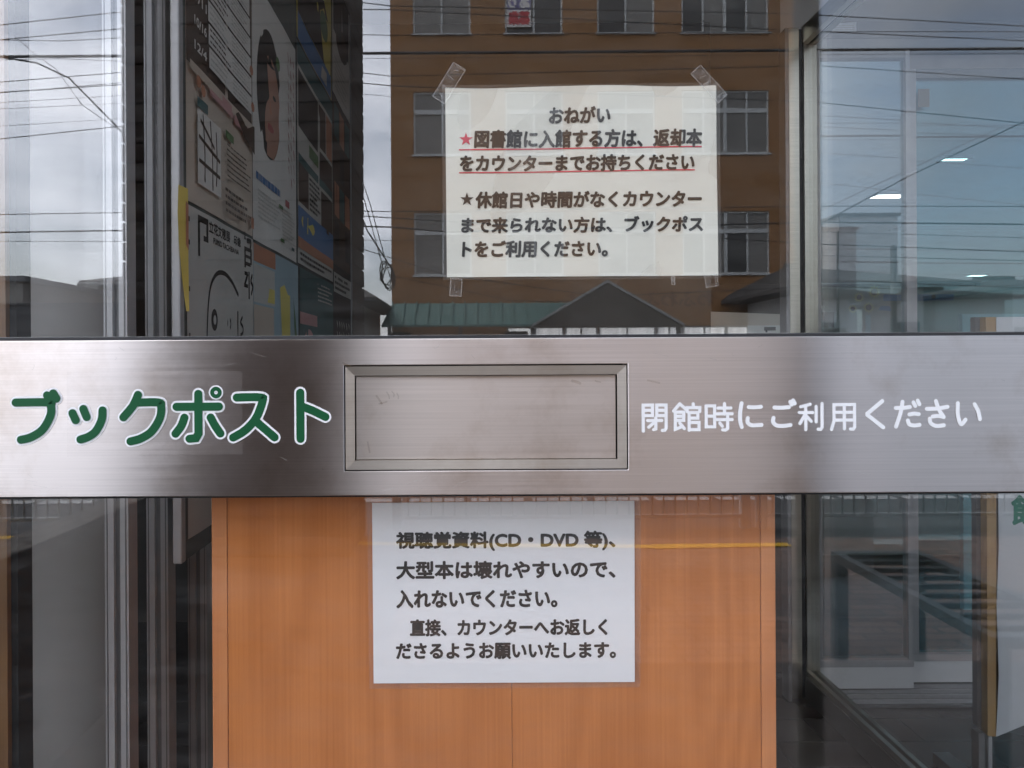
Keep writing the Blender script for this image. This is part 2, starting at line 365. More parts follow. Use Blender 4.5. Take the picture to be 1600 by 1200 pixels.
def stroke(mb, pts, w, fr, m, lift, sm=False, closed=False):
    if sm: pts = smooth(pts)
    if closed: pts = list(pts) + [pts[0], pts[1]]
    _k[0] = (_k[0] + 1) % 40; lf = lift + _k[0] * 0.00001
    L, Rr, c1, c0 = ribbon(pts, w)
    for i in range(len(L) - 1): mb.poly([fr(*q, lf + i * 4e-6) for q in (L[i], L[i + 1], Rr[i + 1], Rr[i])], m)
    if not closed:
        mb.poly([fr(*q, lf + len(L) * 4e-6) for q in [L[-1]] + c1 + [Rr[-1]]], m); mb.poly([fr(*q, lf - 4e-6) for q in [Rr[0]] + c0 + [L[0]]], m)
def front_frame(Y):                     # (u, v) are photo pixels on the upright plane at distance Y, lift comes towards the viewer
    def fr(u, v, l=0.0):
        p = P(u, v, Y); p.y -= l; return p
    return fr
def tpix(mb, body, Y, x0, x1, ytop, ybot, m, bold, lift, slant=0.0, fr=None):
    fr = fr or front_frame(Y)
    text(mb, body, lambda u, v, l: fr(u, -v, l), x0, x1, -ybot, -ytop, m, bold, lift, slant)
def star(mb, cx, cy, r, fr, m, lift):
    pts = [(cx + (r if k % 2 == 0 else r * 0.40) * math.sin(k * math.pi / 5), cy - (r if k % 2 == 0 else r * 0.40) * math.cos(k * math.pi / 5)) for k in range(10)]
    for k in range(10): mb.poly([fr(cx, cy, lift), fr(*pts[k], lift), fr(*pts[(k + 1) % 10], lift)], m)

G = CD                                   # distance of the outer glass face
# ================================================================== GROUND AND STREET (seen mirrored in the glass)
M_pave = paving_mat('brick_paving', (0.22, 0.14, 0.105), (0.075, 0.06, 0.05), 0.23, 0.078, 0.009, 0.0, 0.65, (0.15, 0.10, 0.08))
M_porch = paving_mat('porch_tile', (0.07, 0.056, 0.048), (0.05, 0.042, 0.037), 0.3, 0.15, 0.004, 0.0, 0.6, (0.062, 0.05, 0.043), 0.1)
M_road = mat('asphalt', (0.055, 0.055, 0.055), 0.85, 0, 0.25, 30, bump=0.3)
M_soil = mat('far_ground', (0.12, 0.11, 0.10), 0.9, 0, 0.25, 2)
M_yellow = mat('yellow_paint', (0.72, 0.42, 0.02), 0.6, 0, 0.12, 25)
M_wline = mat('white_road_paint', (0.42, 0.42, 0.41), 0.6, 0, 0.12, 25)
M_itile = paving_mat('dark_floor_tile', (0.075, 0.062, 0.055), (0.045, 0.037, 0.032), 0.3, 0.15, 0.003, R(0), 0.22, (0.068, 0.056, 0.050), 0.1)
q = MB(); q.box((-400, -600, -0.3), (400, 400, -0.02), M_soil); struct(q.build('ground'))
q = MB(); q.box((-30, vy(5.05), -0.016), (30, -0.02, 0.0), M_pave); struct(q.build('pavement'))
q = MB(); q.box((-9, -2.1, 0.001), (9.6, -0.02, 0.004), M_porch); q.box((-9, -3.74, 0.001), (-0.35, -2.1005, 0.004), M_porch); struct(q.build('porch_floor'))
q = MB(); q.box((-60, -13.5, -0.016), (60, vy(5.05) - 0.001, -0.004), M_road); struct(q.build('road'))
q = MB()
for i in range(24): q.box((-6 + 0.5 * i, vy(6.55), 0.0), (-5.56 + 0.5 * i, vy(6.40), 0.001), M_wline)
struct(q.build('road_marking'))
q = MB(); ya = [(-9, 5.25), (-2.9, 5.16), (0.0, 4.88), (1.1, 4.82), (1.94, 4.85)]
for (a, Ya), (b, Yb) in zip(ya, ya[1:]):
    wa, wb = 0.055, 0.042
    q.poly([(a, vy(Ya) - wa, 0.005), (b, vy(Yb) - wb, 0.005), (b, vy(Yb) + wb, 0.005), (a, vy(Ya) + wa, 0.005)], M_yellow)
struct(q.build('kerb_line'))

# tiled porch column
M_tile = mat('brown_wall_tile', (0.060, 0.045, 0.038), 0.85, 0, 0.35, 9, stretch=(0.6, 0.6, 7), spec=0.15)
M_joint = mat('tile_joint', (0.045, 0.035, 0.03), 0.9, 0, 0.1, 20)
t = thing('tiled_column', 'thick dark brown split tile column of the entrance porch facing the window', 'column', (vx(369, 4.6), vy(4.9), 0))
cx0, cx1 = vx(191, 4.6), vx(548, 4.6); cy1, cy0 = vy(4.6), vy(5.2)
boxobj('core', (cx0 + 0.016, cy0 + 0.016, 0), (cx1 - 0.016, cy1 - 0.016, 7.5), M_joint, t)
q = MB(); z = 0.02
while z < 7.45:
    q.box((cx0, cy0, z), (cx1, cy1, min(z + 0.100, 7.49)), M_tile); z += 0.114
q.build('tile_courses', t, 0.003)
# slim dark post, added for the dark strip it mirrors in the steel
PYv = 1.72
t = thing('dark_post', 'slim dark round post right of the entrance, added for its dark strip in the steel', 'post', (vx(1265, PYv), vy(PYv), 0))
M_post = mat('dark_post_paint', (0.075, 0.072, 0.068), 0.5, 0.2, 0.15, 12)
q = MB(); q.tube([(vx(1265, PYv), vy(PYv), 0.01), (vx(1265, PYv), vy(PYv), 3.72)], 0.027, M_post, 16); q.build('shaft', t)
q = MB(); q.tube([(vx(1265, PYv), vy(PYv), 0.004), (vx(1265, PYv), vy(PYv), 0.014)], 0.06, M_post, 16); q.build('base_plate', t)

# low parapet with rough granite coping, at the left of the porch
M_gran = mat('rough_granite', (0.13, 0.12, 0.11), 0.9, 0, 0.85, 34, bump=1.0, stretch=(1, 0.35, 1))
M_parap = mat('parapet_render', (0.075, 0.065, 0.058), 0.85, 0, 0.15, 5)
t = thing('low_parapet', 'low grey parapet with rough granite coping running out from the building', 'wall', (-1.25, -1.5, 0))
boxobj('body', (-1.30, -2.75, 0), (-1.195, -0.16, 0.60), M_parap, t)
boxobj('coping', (-1.31, -2.77, 0.60), (-1.185, -0.14, 0.65), M_gran, t, 0.006)

# slatted bench
M_bench = mat('dark_bench_metal', (0.07, 0.072, 0.07), 0.45, 0.4, 0.2, 12)
bx0, bx1, by0, by1, bz = 1.365, 1.70, vy(3.02), vy(2.08), 0.41
t = thing('slatted_bench', 'dark metal bench with open slats standing on the brick paving', 'bench', (1.53, (by0 + by1) / 2, 0))
q = MB()
for a, b in (((bx0, by0, bz - 0.03), (bx0 + 0.03, by1, bz)), ((bx1 - 0.03, by0, bz - 0.03), (bx1, by1, bz)), ((bx0 + 0.03, by0, bz - 0.03), (bx1 - 0.03, by0 + 0.04, bz)), ((bx0 + 0.03, by1 - 0.04, bz - 0.03), (bx1 - 0.03, by1, bz))): q.box(a, b, M_bench)
q.build('seat_frame', t)
for i in range(8):
    yy = by0 + 0.12 + i * 0.100
    boxobj('slat', (bx0 + 0.03, yy, bz - 0.022), (bx1 - 0.03, yy + 0.013, bz - 0.004), M_bench, t)
for xx in (bx0, bx1 - 0.045):
    for yy in (by0, by1 - 0.045): boxobj('leg', (xx, yy, 0), (xx + 0.045, yy + 0.045, bz - 0.03), M_bench, t)

# guard fences along the roadside
M_fence = mat('pale_fence_paint', (0.42, 0.43, 0.43), 0.45, 0.2, 0.1, 15)
fY = 5.35
def fence(x0, n, label):
    t = thing('guard_fence', label, 'fence', (x0, vy(fY), 0), 'guard fences along the road edge')
    x1 = x0 + n * 0.078
    boxobj('bottom_rail', (x0 + 0.03, vy(fY) - 0.012, 0.07), (x1 - 0.03, vy(fY) + 0.012, 0.095), M_fence, t)
    boxobj('top_rail', (x0 + 0.03, vy(fY) - 0.02, 0.80), (x1 - 0.03, vy(fY) + 0.02, 0.85), M_fence, t)
    for xx in (x0, x1): boxobj('post', (xx - 0.03, vy(fY) - 0.03, 0), (xx + 0.03, vy(fY) + 0.03, 0.90), M_fence, t)
    q = MB()
    for i in range(1, n): q.tube([(x0 + i * 0.078, vy(fY), 0.095), (x0 + i * 0.078, vy(fY), 0.80)], 0.006, M_fence, 6)
    q.build('baluster_row', t)
fence(-6.1, 24, 'pale guard fence with thin uprights left of the tiled column, farthest from it')
fence(-4.1, 24, 'pale guard fence with thin uprights just left of the tiled column')
fence(-0.5, 30, 'pale guard fence with thin uprights in front of the brown building')
fence(1.95, 30, 'pale guard fence with thin uprights behind the slatted bench')

# brown building across the street
M_bw = mat('brown_render', (0.31, 0.158, 0.066), 0.9, 0, 0.10, 0.9, bump=0.05)
M_bframe = mat('window_frame_paint', (0.52, 0.52, 0.50), 0.5, 0.2, 0.05, 10)
M_pane1 = mat('blind_behind_glass', (0.19, 0.175, 0.155), 0.25, 0, 0.12, 0.6, stretch=(8, 1, 0.4))
M_pane2 = mat('dim_room_glass', (0.05, 0.045, 0.04), 0.2, 0, 0.3, 0.8)
M_curt_glow = mat('glowing_white_curtain', (0.75, 0.76, 0.80), 0.8, 0, 0.35, 1.2, stretch=(7, 1, 0.2))
_b = M_curt_glow.node_tree.nodes['Principled BSDF']; _r = [x for x in M_curt_glow.node_tree.nodes if x.type == 'VALTORGB'][0]
M_curt_glow.node_tree.links.new(_r.outputs[0], _b.inputs['Emission Color']); _b.inputs['Emission Strength'].default_value = 0.55  # added glow stands in for daylight on the curtains
M_ban = mat('banner_white', (0.7, 0.66, 0.62), 0.6, 0, 0.05, 4)
M_banb = mat('banner_violet', (0.14, 0.12, 0.28), 0.6, 0, 0.05, 4)
M_banr = mat('banner_red', (0.5, 0.03, 0.04), 0.6, 0, 0.05, 4)
BY = 24.0; by = vy(BY)
bl, brt = vx(612.5, BY), vx(1254, BY)
t = thing('brown_building', 'tall orange brown office building with rows of grey framed windows across the street', 'building', ((bl + brt) / 2, by - 6, 0))
wins = [(648, 738, 2), (792, 882, 2), (936, 1026, 2), (1068, 1204, 4)]
rows = [(332, 430), (143, 242), (-46, 53)]
q = MB(); q.box((bl, by - 12, 0), (brt, by - 0.30, 13.49), M_bw)
# facade skin with real openings
xs = [bl] + [vx(a, BY) for w in wins for a in w[:2]] + [brt]
zs = [0, 0.65, vz(510.5, BY)] + [vz(v, BY) for r in rows for v in (r[1], r[0])] + [13.5]
for i in range(len(xs) - 1):
    for j in range(len(zs) - 1):
        op = (i % 2 == 1 and j % 2 == 1 and j > 1)
        if j == 1 and i in (3, 4, 5, 6, 7): op = True
        if not op: q.box((xs[i], by - 0.30, zs[j]), (xs[i + 1], by, zs[j + 1]), M_bw)
q.build('wall', t)
boxobj('parapet', (bl - 0.06, by - 12.06, 13.5), (brt + 0.06, by + 0.06, 13.75), mat('parapet_cap', (0.3, 0.28, 0.25), 0.8), t)
def bwin(x0, x1, z0, z1, n, tz, kinds):
    q = MB(); fr_ = 0.055; yb = by - 0.12
    for a, b in (((x0, yb, z0), (x1, yb + 0.06, z0 + fr_)), ((x0, yb, z1 - fr_), (x1, yb + 0.06, z1)), ((x0, yb, z0 + fr_), (x0 + fr_, yb + 0.06, z1 - fr_)), ((x1 - fr_, yb, z0 + fr_), (x1, yb + 0.06, z1 - fr_))): q.box(a, b, M_bframe)
    for i in range(1, n):
        xm = x0 + (x1 - x0) * i / n; hw = 0.05 if i == 2 else 0.028
        q.box((xm - hw, yb + 0.004, z0 + fr_), (xm + hw, yb + 0.064, z1 - fr_), M_bframe)
    if tz: q.box((x0 + fr_, yb + 0.008, tz - 0.07), (x1 - fr_, yb + 0.07, tz + 0.07), M_bframe)
    w = q.build('window', t)
    boxobj('sill', (x0 - 0.05, by - 0.06, z0 - 0.05), (x1 + 0.05, by + 0.07, z0 - 0.002), M_bframe, w)
    p = MB()
    for i in range(n):
        a = x0 + (x1 - x0) * i / n; b = x0 + (x1 - x0) * (i + 1) / n
        lo, hi = kinds[i % len(kinds)]
        if tz:
            p.poly([(a, yb + 0.02, z0), (b, yb + 0.02, z0), (b, yb + 0.02, tz), (a, yb + 0.02, tz)], lo)
            p.poly([(a, yb + 0.02, tz), (b, yb + 0.02, tz), (b, yb + 0.02, z1), (a, yb + 0.02, z1)], hi)
        else: p.poly([(a, yb + 0.02, z0), (b, yb + 0.02, z0), (b, yb + 0.02, z1), (a, yb + 0.02, z1)], lo)
    p.build('pane', w)
pk = [[(M_pane1, M_pane1)], [(M_pane1, M_pane1), (M_pane2, M_pane1)], [(M_pane1, M_pane1), (M_pane1, M_pane2)], [(M_pane2, M_pane1), (M_pane1, M_pane1)], [(M_pane2, M_pane1)]]
sel = [[1, 0, 2, 3], [0, 0, 1, 0], [0, 4, 3, 3], [0, 1, 0, 2]]
for ri, (a, b) in enumerate(rows):
    for wi, (x0, x1, n) in enumerate(wins):
        bwin(vx(x0, BY), vx(x1, BY), vz(b, BY), vz(a, BY), n, vz(a + 31, BY), pk[sel[ri][wi]])
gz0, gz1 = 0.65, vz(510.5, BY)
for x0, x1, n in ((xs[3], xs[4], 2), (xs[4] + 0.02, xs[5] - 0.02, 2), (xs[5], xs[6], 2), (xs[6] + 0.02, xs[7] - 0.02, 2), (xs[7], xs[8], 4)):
    bwin(x0, x1, gz0, gz1, n, None, [(M_curt_glow, M_curt_glow)])
def bfr(u, v, l=0.0): return Vector((-u, by + 0.004 + l, v))          # facade frame seen from the street
q = MB(); M_let = mat('facade_lettering', (0.16, 0.07, 0.03), 0.8)
text(q, 'わふわふ', bfr, -vx(1116, BY), -vx(1004, BY), vz(481, BY), vz(457, BY), M_let, 0.018)
q.build('facade_lettering', t); q = MB(); text(q, 'のはなしば', bfr, -vx(988, BY), -vx(890, BY), vz(480, BY), vz(460, BY), M_let, 0.012)
q.build('facade_lettering', t)
bx_a, bx_b = vx(792, BY) + 0.06, vx(833, BY)
q = MB(); yb2 = by - 0.02
q.box((bx_a, yb2 - 0.01, vz(42, BY)), (bx_b, yb2, vz(-20, BY)), M_ban)
q.box((bx_a + 0.01, yb2, vz(15, BY)), (bx_b - 0.01, yb2 + 0.006, vz(-19, BY)), M_banb)
def banfr(u, v, l=0.0): return Vector((-u, yb2 + 0.008 + l, v))
text(q, 'あり', banfr, -bx_b + 0.03, -bx_a - 0.03, vz(13, BY), vz(-4, BY), M_ban, 0.02)
text(q, '募集', banfr, -bx_b + 0.03, -bx_a - 0.03, vz(39, BY), vz(17, BY), M_banr, 0.022)
q.build('window_banner', t)

# green roofed shelter with gable
M_groof = mat('green_metal_roof', (0.10, 0.185, 0.165), 0.6, 0.0, 0.12, 1.5, stretch=(1, 14, 1))
M_gab = mat('gable_board', (0.075, 0.065, 0.055), 0.8, 0, 0.15, 2)
M_gtrim = mat('pale_trim', (0.28, 0.29, 0.28), 0.6)
SY = 22.2; sy = vy(SY)
t = thing('green_roof_shelter', 'low bicycle shelter with green ribbed roof and dark gable in front of the brown building', 'shelter', (0, sy, 0))
x0, x1 = vx(600, SY), vx(960, SY); ze, zr = vz(512, SY), vz(475, SY)
q = MB()
q.prism([(x0, sy + 0.6, ze), (x0 + 0.2, sy - 0.4, zr), (x0 + 0.2, sy - 0.4, zr + 0.05), (x0, sy + 0.6, ze + 0.06)], (x1 - x0, 0, 0), M_groof)
for i in range(18):
    xx = x0 + 0.2 + i * (x1 - x0 - 0.3) / 18
    q.prism([(xx, sy + 0.6, ze + 0.06), (xx + 0.03, sy + 0.6, ze + 0.06), (xx + 0.03, sy - 0.4, zr + 0.08), (xx, sy - 0.4, zr + 0.08)], (0, 0, 0.03), M_groof)
q.build('roof', t)
gxa, gxl, gxr = vx(942, SY), vx(833, SY), vx(1052, SY); gzt, gzb = vz(447, SY), vz(512, SY)
q = MB(); q.prism([(gxl, sy + 0.8, gzb), (gxr, sy + 0.8, gzb), (gxa, sy + 0.8, gzt)], (0, -1.0, 0), M_gab); q.build('gable', t)
q = MB()
for a in (gxl - 0.10, gxr + 0.10):
    q.prism([(a, sy + 0.86, gzb - 0.03), (gxa, sy + 0.86, gzt + 0.0), (gxa, sy + 0.86, gzt + 0.08), (a, sy + 0.86, gzb + 0.05)], (0, -1.1, 0), M_gtrim)
q.build('barge_board', t)
for px in (612, 720, 830, 1052): boxobj('post', (vx(px, SY) - 0.05, sy + 0.5, 0), (vx(px, SY) + 0.05, sy + 0.6, ze), M_post, t)
for px0, px1 in ((606, 640), (790, 826)): boxobj('back_panel', (vx(px0, SY), sy - 0.32, 0), (vx(px1, SY), sy - 0.26, ze - 0.1), M_gab, t)

# neighbouring houses
M_hroof = mat('dark_roof_tile', (0.07, 0.065, 0.06), 0.8, 0, 0.3, 3, stretch=(1, 1, 8))
M_hwall = mat('pale_house_wall', (0.33, 0.31, 0.28), 0.85, 0, 0.10, 1.5)
M_hwall2 = mat('white_house_wall', (0.60, 0.60, 0.60), 0.85, 0, 0.06, 1.5)
M_conc = mat('grey_block_wall', (0.12, 0.12, 0.12), 0.9, 0, 0.18, 2)
M_hdoor = mat('dim_window', (0.05, 0.055, 0.06), 0.2)
def house(label, px0, px1, pyr, pye, Y, dep, ov, wm, rx=None, winpx=()):
    x0, x1 = vx(px0, Y), vx(px1, Y); ze, zr = vz(pye, Y), vz(pyr, Y); y0 = vy(Y)
    t = thing('house', label, 'house', ((x0 + x1) / 2, y0 - dep / 2, 0), 'houses across the street')
    boxobj('wall', (x0 + ov, y0 - dep + ov, 0), (x1 - ov, y0 - ov, ze), wm, t)
    ra, rb = (vx(rx[0], Y), vx(rx[1], Y)) if rx else (x0 + (x1 - x0) * 0.3, x0 + (x1 - x0) * 0.7)
    ym = y0 - dep / 2
    q = MB(); e = [(x0, y0, ze), (x1, y0, ze), (x1, y0 - dep, ze), (x0, y0 - dep, ze)]; E2 = [(p[0], p[1], ze + 0.10) for p in e]
    q.raw(e + E2 + [(ra, ym, zr), (rb, ym, zr)], [(3, 2, 1, 0), (0, 1, 5, 4), (1, 2, 6, 5), (2, 3, 7, 6), (3, 0, 4, 7), (4, 5, 9, 8), (5, 6, 9), (6, 7, 8, 9), (7, 4, 8)], M_hroof)
    rf = q.build('roof', t)
    q = MB(); q.tube([(ra, ym, zr + 0.02), (rb, ym, zr + 0.02)], 0.09, M_hroof, 8); q.build('ridge_cap', rf)
    q = MB(); q.tube([(x0, y0 + 0.04, ze + 0.02), (x1, y0 + 0.04, ze + 0.02)], 0.05, M_hdoor, 6); q.build('gutter', rf)
    for a, b in winpx:
        w = boxobj('window', (vx(a, Y), y0 - ov - 0.01, 1.0), (vx(b, Y), y0 - ov + 0.05, 2.0), M_bframe, t)
        boxobj('pane', (vx(a, Y) + 0.05, y0 - ov + 0.045, 1.2), (vx(b, Y) - 0.05, y0 - ov + 0.06, 1.95), M_hdoor, w)
house('old house with dark tiled hip roof and grey walls left of the tiled column', 124, 400, 392, 443, 16, 6, 0.5, M_hwall, (215, 320), ((200, 240), (280, 330)))
house('old house with low dark roof between the tiled column and the brown building', 380, 590, 420, 470, 19, 6, 0.55, M_hwall, (440, 520), ((470, 510),))
house('pale walled house with wide dark hip roof right of the slim dark post', 1258, 1530, 393, 450, 18, 7, 0.8, M_hwall2, (1322, 1352), ((1290, 1340), (1420, 1470)))
house('small house with dark roof at the far right of the street', 1574, 1760, 425, 455, 22, 6, 0.5, M_hwall2, (1630, 1700), ((1600, 1640),))
def block(name, label, cat, px0, px1, pyt, Y, dep, m, group=None, wl=()):
    y0 = vy(Y); x0, x1 = vx(px0, Y), vx(px1, Y); zt = vz(pyt, Y)
    t = thing(name, label, cat, ((x0 + x1) / 2, y0 - dep / 2, 0), group)
    boxobj('wall', (x0, y0 - dep, 0), (x1, y0, zt), m, t)
    boxobj('roof', (x0 - 0.1, y0 - dep - 0.1, zt), (x1 + 0.1, y0 + 0.1, zt + 0.12), mat('flat_roof', (0.2, 0.2, 0.2), 0.8), t)
    for a, b, c_, d in wl:
        w = boxobj('window', (vx(a, Y), y0 - 0.01, vz(d, Y)), (vx(b, Y), y0 + 0.05, vz(c_, Y)), M_bframe, t)
        boxobj('pane', (vx(a, Y) + 0.06, y0 + 0.045, vz(d, Y) + 0.06), (vx(b, Y) - 0.06, y0 + 0.06, vz(c_, Y) - 0.06), M_hdoor, w)
block('shop_building', 'flat roofed pale building at the far left of the street', 'building', -160, 36, 436, 18, 6, M_hwall, None, ((-60, -20, 455, 490),))
block('apartment_block', 'tall white block rising behind the dark hip roof', 'building', 1312, 1404, 341, 34, 8, M_hwall2)
t = thing('block_wall', 'long grey concrete block wall left of the tiled column', 'wall', (vx(0, 12), vy(12), 0))
boxobj('blocks', (vx(-420, 12), vy(12.15), 0), (vx(300, 12), vy(12), vz(473, 12)), M_conc, t)
boxobj('coping', (vx(-420, 12) - 0.02, vy(12.18), vz(473, 12)), (vx(300, 12) + 0.02, vy(11.97), vz(470, 12)), M_conc, t)

# poles
M_pole = mat('concrete_pole', (0.22, 0.215, 0.20), 0.85, 0, 0.12, 4)
M_cable = mat('black_cable', (0.045, 0.042, 0.042), 0.55, 0, 0.2, 10)
WY = 9.5
t = thing('utility_pole', 'tall grey concrete utility pole with crossarms hidden behind the tiled column', 'pole', (vx(470, WY), vy(WY + 0.2), 0))
q = MB(); q.tube([(vx(470, WY), vy(WY + 0.2), 0), (vx(470, WY), vy(WY + 0.2), 10.5)], [0.17, 0.12], M_pole, 14); q.build('shaft', t)
for z in (6.0, 7.4, 9.6): boxobj('crossarm', (vx(470, WY) - 0.7, vy(WY + 0.02), z), (vx(470, WY) + 0.7, vy(WY - 0.06), z + 0.08), M_alud, t)
for px, pyt, Y, r, lab in ((1397, 386, 12, 0.045, 'short dark street post with rounded top before the dark hip roof'), (1310, 364, 12.5, 0.02, 'thin dark street post nearest the slim dark post')):
    q = MB(); a = V(px, pyt, Y); q.tube([(a.x, a.y, 0), (a.x, a.y, a.z - r), (a.x, a.y, a.z)], [r, r, r * 0.4], M_post, 10)
    t = thing('street_post', lab, 'post', (a.x, a.y, 0)); q.build('shaft', t)
    q = MB(); q.tube([(a.x, a.y, 0), (a.x, a.y, 0.08)], r * 1.8, M_post, 10); q.build('base_collar', t)

# wires: spans through the pole, given by what the glass shows of them
def wire(pts, Y, r, label, sag=0.0, name='overhead_wire'):
    w = [V(a, b, Y) for a, b in pts]; out = []
    for i in range(len(w) - 1):
        n = 14
        for k in range(n):
            f = k / n; p = w[i].lerp(w[i + 1], f); p.z -= sag * 4 * f * (1 - f); out.append(p)
    out.append(w[-1]); q = MB(); q.tube(out, r, M_cable, 5)
    return tag(q.build(name), label, 'wire', 'overhead wires along the street')
wl = [
 ([(-500, 85), (0, 35), (188, 16), (470, -10), (612, 8), (1240, 24), (1600, 45), (2100, 75)], 9.5, 0.009, 'thin wire crossing the sky above the thick cable, peaking at the pole'),
 ([(-500, 100), (0, 58), (188, 42), (470, 12), (612, 14), (1240, 50), (1600, 68), (2100, 90)], 9.5, 0.009, 'thin wire a little above the thick cable'),
 ([(-500, 52), (0, 58), (100, 60), (188, 56), (470, 50), (612, 54), (1240, 52), (1600, 54), (2100, 58)], 9.4, 0.007, 'thin level wire just above the thick cable'),
 ([(-500, 82), (0, 84), (188, 84), (470, 82), (1240, 81), (1600, 80), (2100, 79)], 9.3, 0.022, 'thickest bundled cable running level across the glass'),
 ([(-500, 95), (100, 88), (188, 92), (470, 90), (612, 90), (1240, 88), (1600, 88), (2100, 90)], 9.3, 0.005, 'thin messenger wire hanging just under the thick cable'),
 ([(-500, 160), (0, 124), (188, 110), (470, 100), (612, 118), (1275, 105), (1600, 128), (2100, 165)], 9.6, 0.008, 'wire below the thick cable, sloping up to the pole'),
 ([(-500, 170), (0, 140), (188, 129), (470, 118), (612, 133), (1275, 162), (1600, 197), (2100, 250)], 9.6, 0.009, 'wire that falls to the right across the vestibule glass'),
 ([(-500, 175), (0, 141), (188, 126), (470, 112)], 9.65, 0.006, 'thin wire left of the pole close under a thicker one'),
 ([(-500, 175), (0, 156), (188, 146), (470, 136), (612, 150)], 9.7, 0.0045, 'faint wire left of the pole, third below the thick cable'),
 ([(-500, 175), (0, 166), (188, 158), (470, 150)], 9.7, 0.0045, 'faint wire left of the pole, fourth below the thick cable'),
 ([(-500, 202), (0, 193), (188, 182), (470, 170)], 9.7, 0.004, 'faintest wire left of the pole above the middle of the sky'),
 ([(-500, 244), (0, 213), (188, 194), (470, 175)], 9.5, 0.009, 'dark wire left of the pole, lowest of the sloping ones'),
 ([(-500, 334), (0, 331), (188, 329), (470, 326), (612, 330), (1275, 325), (1600, 327), (2100, 330)], 9.3, 0.008, 'level wire crossing at the height of the lower notice'),
 ([(-500, 362), (0, 359), (188, 357), (470, 350), (612, 354), (700, 362), (1275, 350), (1600, 355), (2100, 360)], 9.3, 0.014, 'paired dark wire crossing just over the house roofs'),
 ([(-500, 375), (0, 373), (188, 374), (470, 372), (612, 375), (1275, 365), (1600, 376), (2100, 392)], 9.3, 0.005, 'faint wire crossing just over the house roofs'),
 ([(470, 330), (1275, 384), (1600, 398), (2100, 420)], 9.5, 0.009, 'wire passing over the brown building and the dark hip roof'),
 ([(470, 340), (560, 386), (700, 430), (940, 464), (1240, 452), (1275, 402), (1600, 412), (2100, 440)], 9.5, 0.007, 'lowest sagging wire across the brown building'),
 ([(1240, 372), (1275, 357), (1420, 280), (1600, 196), (1900, 60)], 9.2, 0.011, 'wire climbing steeply to the right over the vestibule'),
 ([(0, 84), (60, 94), (110, 118), (188, 198), (260, 280), (470, 470)], 9.3, 0.016, 'thick drop cable branching down from the bundled cable'),
 ([(28, 54), (54, 78), (90, 104), (130, 160), (188, 200), (250, 262)], 9.35, 0.006, 'thin lashing wire twisting along the drop cable'),
 ([(470, 60), (548, 222), (580, 320), (610, 432)], 9.2, 0.008, 'drop wire hanging from the pole beside the brown building, upper of three'),
 ([(470, 80), (548, 230), (570, 310), (600, 420)], 9.2, 0.008, 'drop wire hanging from the pole beside the brown building, middle of three'),
 ([(470, 160), (548, 290), (575, 360), (612, 418)], 9.15, 0.013, 'drop wire hanging from the pole beside the brown building, thickest of three'),
 ([(612, 430), (800, 470), (1000, 475)], 9.2, 0.006, 'thin service wire leading from the coil across the brown facade'),
]
for p_, Y, r, lab in wl: wire(p_, Y, r * (0.68 if r < 0.02 else 0.85), lab)
q = MB()
for i in range(4):
    c0 = V(603 + i * 2, 425 + i * 3, 9.15 + 0.02 * i); pts = []
    for k in range(21):
        a = 2 * math.pi * k / 20; pts.append((c0.x + 0.07 * math.cos(a) + random.uniform(-.01, .01), c0.y + 0.02 * math.sin(a), c0.z + 0.13 * math.sin(a) + random.uniform(-.012, .012)))
    q.tube(pts, 0.008, M_cable, 5)
tag(q.build('cable_coil'), 'spare loops of black cable hanging beside the brown building edge', 'cable')

# ================================================================== LIBRARY BUILDING
FL, FRt = -1.32, 4.6                     # ends of the glazing
lib = thing('library_building', 'library building around the glazed entrance front and an added unseen overhang', 'building', (0, 0.1, 0))
q = MB(); q.box((-9, 0.0, 0), (FL - 0.06, 0.22, 3.72), M_plaster); q.box((FRt + 0.06, 0.0, 0), (9.6, 0.22, 3.72), M_plaster); q.box((FL - 0.06, 0.0, 3.07), (FRt + 0.06, 0.22, 3.72), M_plaster)
q.build('facade_wall', lib)
boxobj('added_canopy', (-9, -1.25, 3.72), (9.6, 0.22, 3.98), M_soffit, lib)  # unseen overhang, added to shade the papers and the steel band
boxobj('interior_floor', (-4.5, 0.02, -0.015), (10.2, 15.2, 0.0), M_itile, lib)
boxobj('ceiling', (-4.6, 0.60, 2.62), (10.3, 15.3, 2.72), M_ceil, lib); boxobj('ceiling_upstand', (-4.6, 0.60, 2.722), (10.3, 0.70, 3.6), M_ceil, lib); boxobj('window_head_ceiling', (-4.6, 0.222, 3.40), (10.3, 0.598, 3.5), M_ceil, lib)
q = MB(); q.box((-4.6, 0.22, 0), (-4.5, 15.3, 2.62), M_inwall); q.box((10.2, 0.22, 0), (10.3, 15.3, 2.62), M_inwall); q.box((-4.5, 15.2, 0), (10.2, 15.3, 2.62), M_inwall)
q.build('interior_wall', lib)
boxobj('partition', (-0.52, 2.62, 0), (1.06, 2.70, 2.62), M_inwall, lib)  # made-up wall, put in as a dark backing behind the glass
boxobj('left_partition', (-4.5, 2.62, 0), (-0.56, 2.70, 2.62), M_inwall, lib)

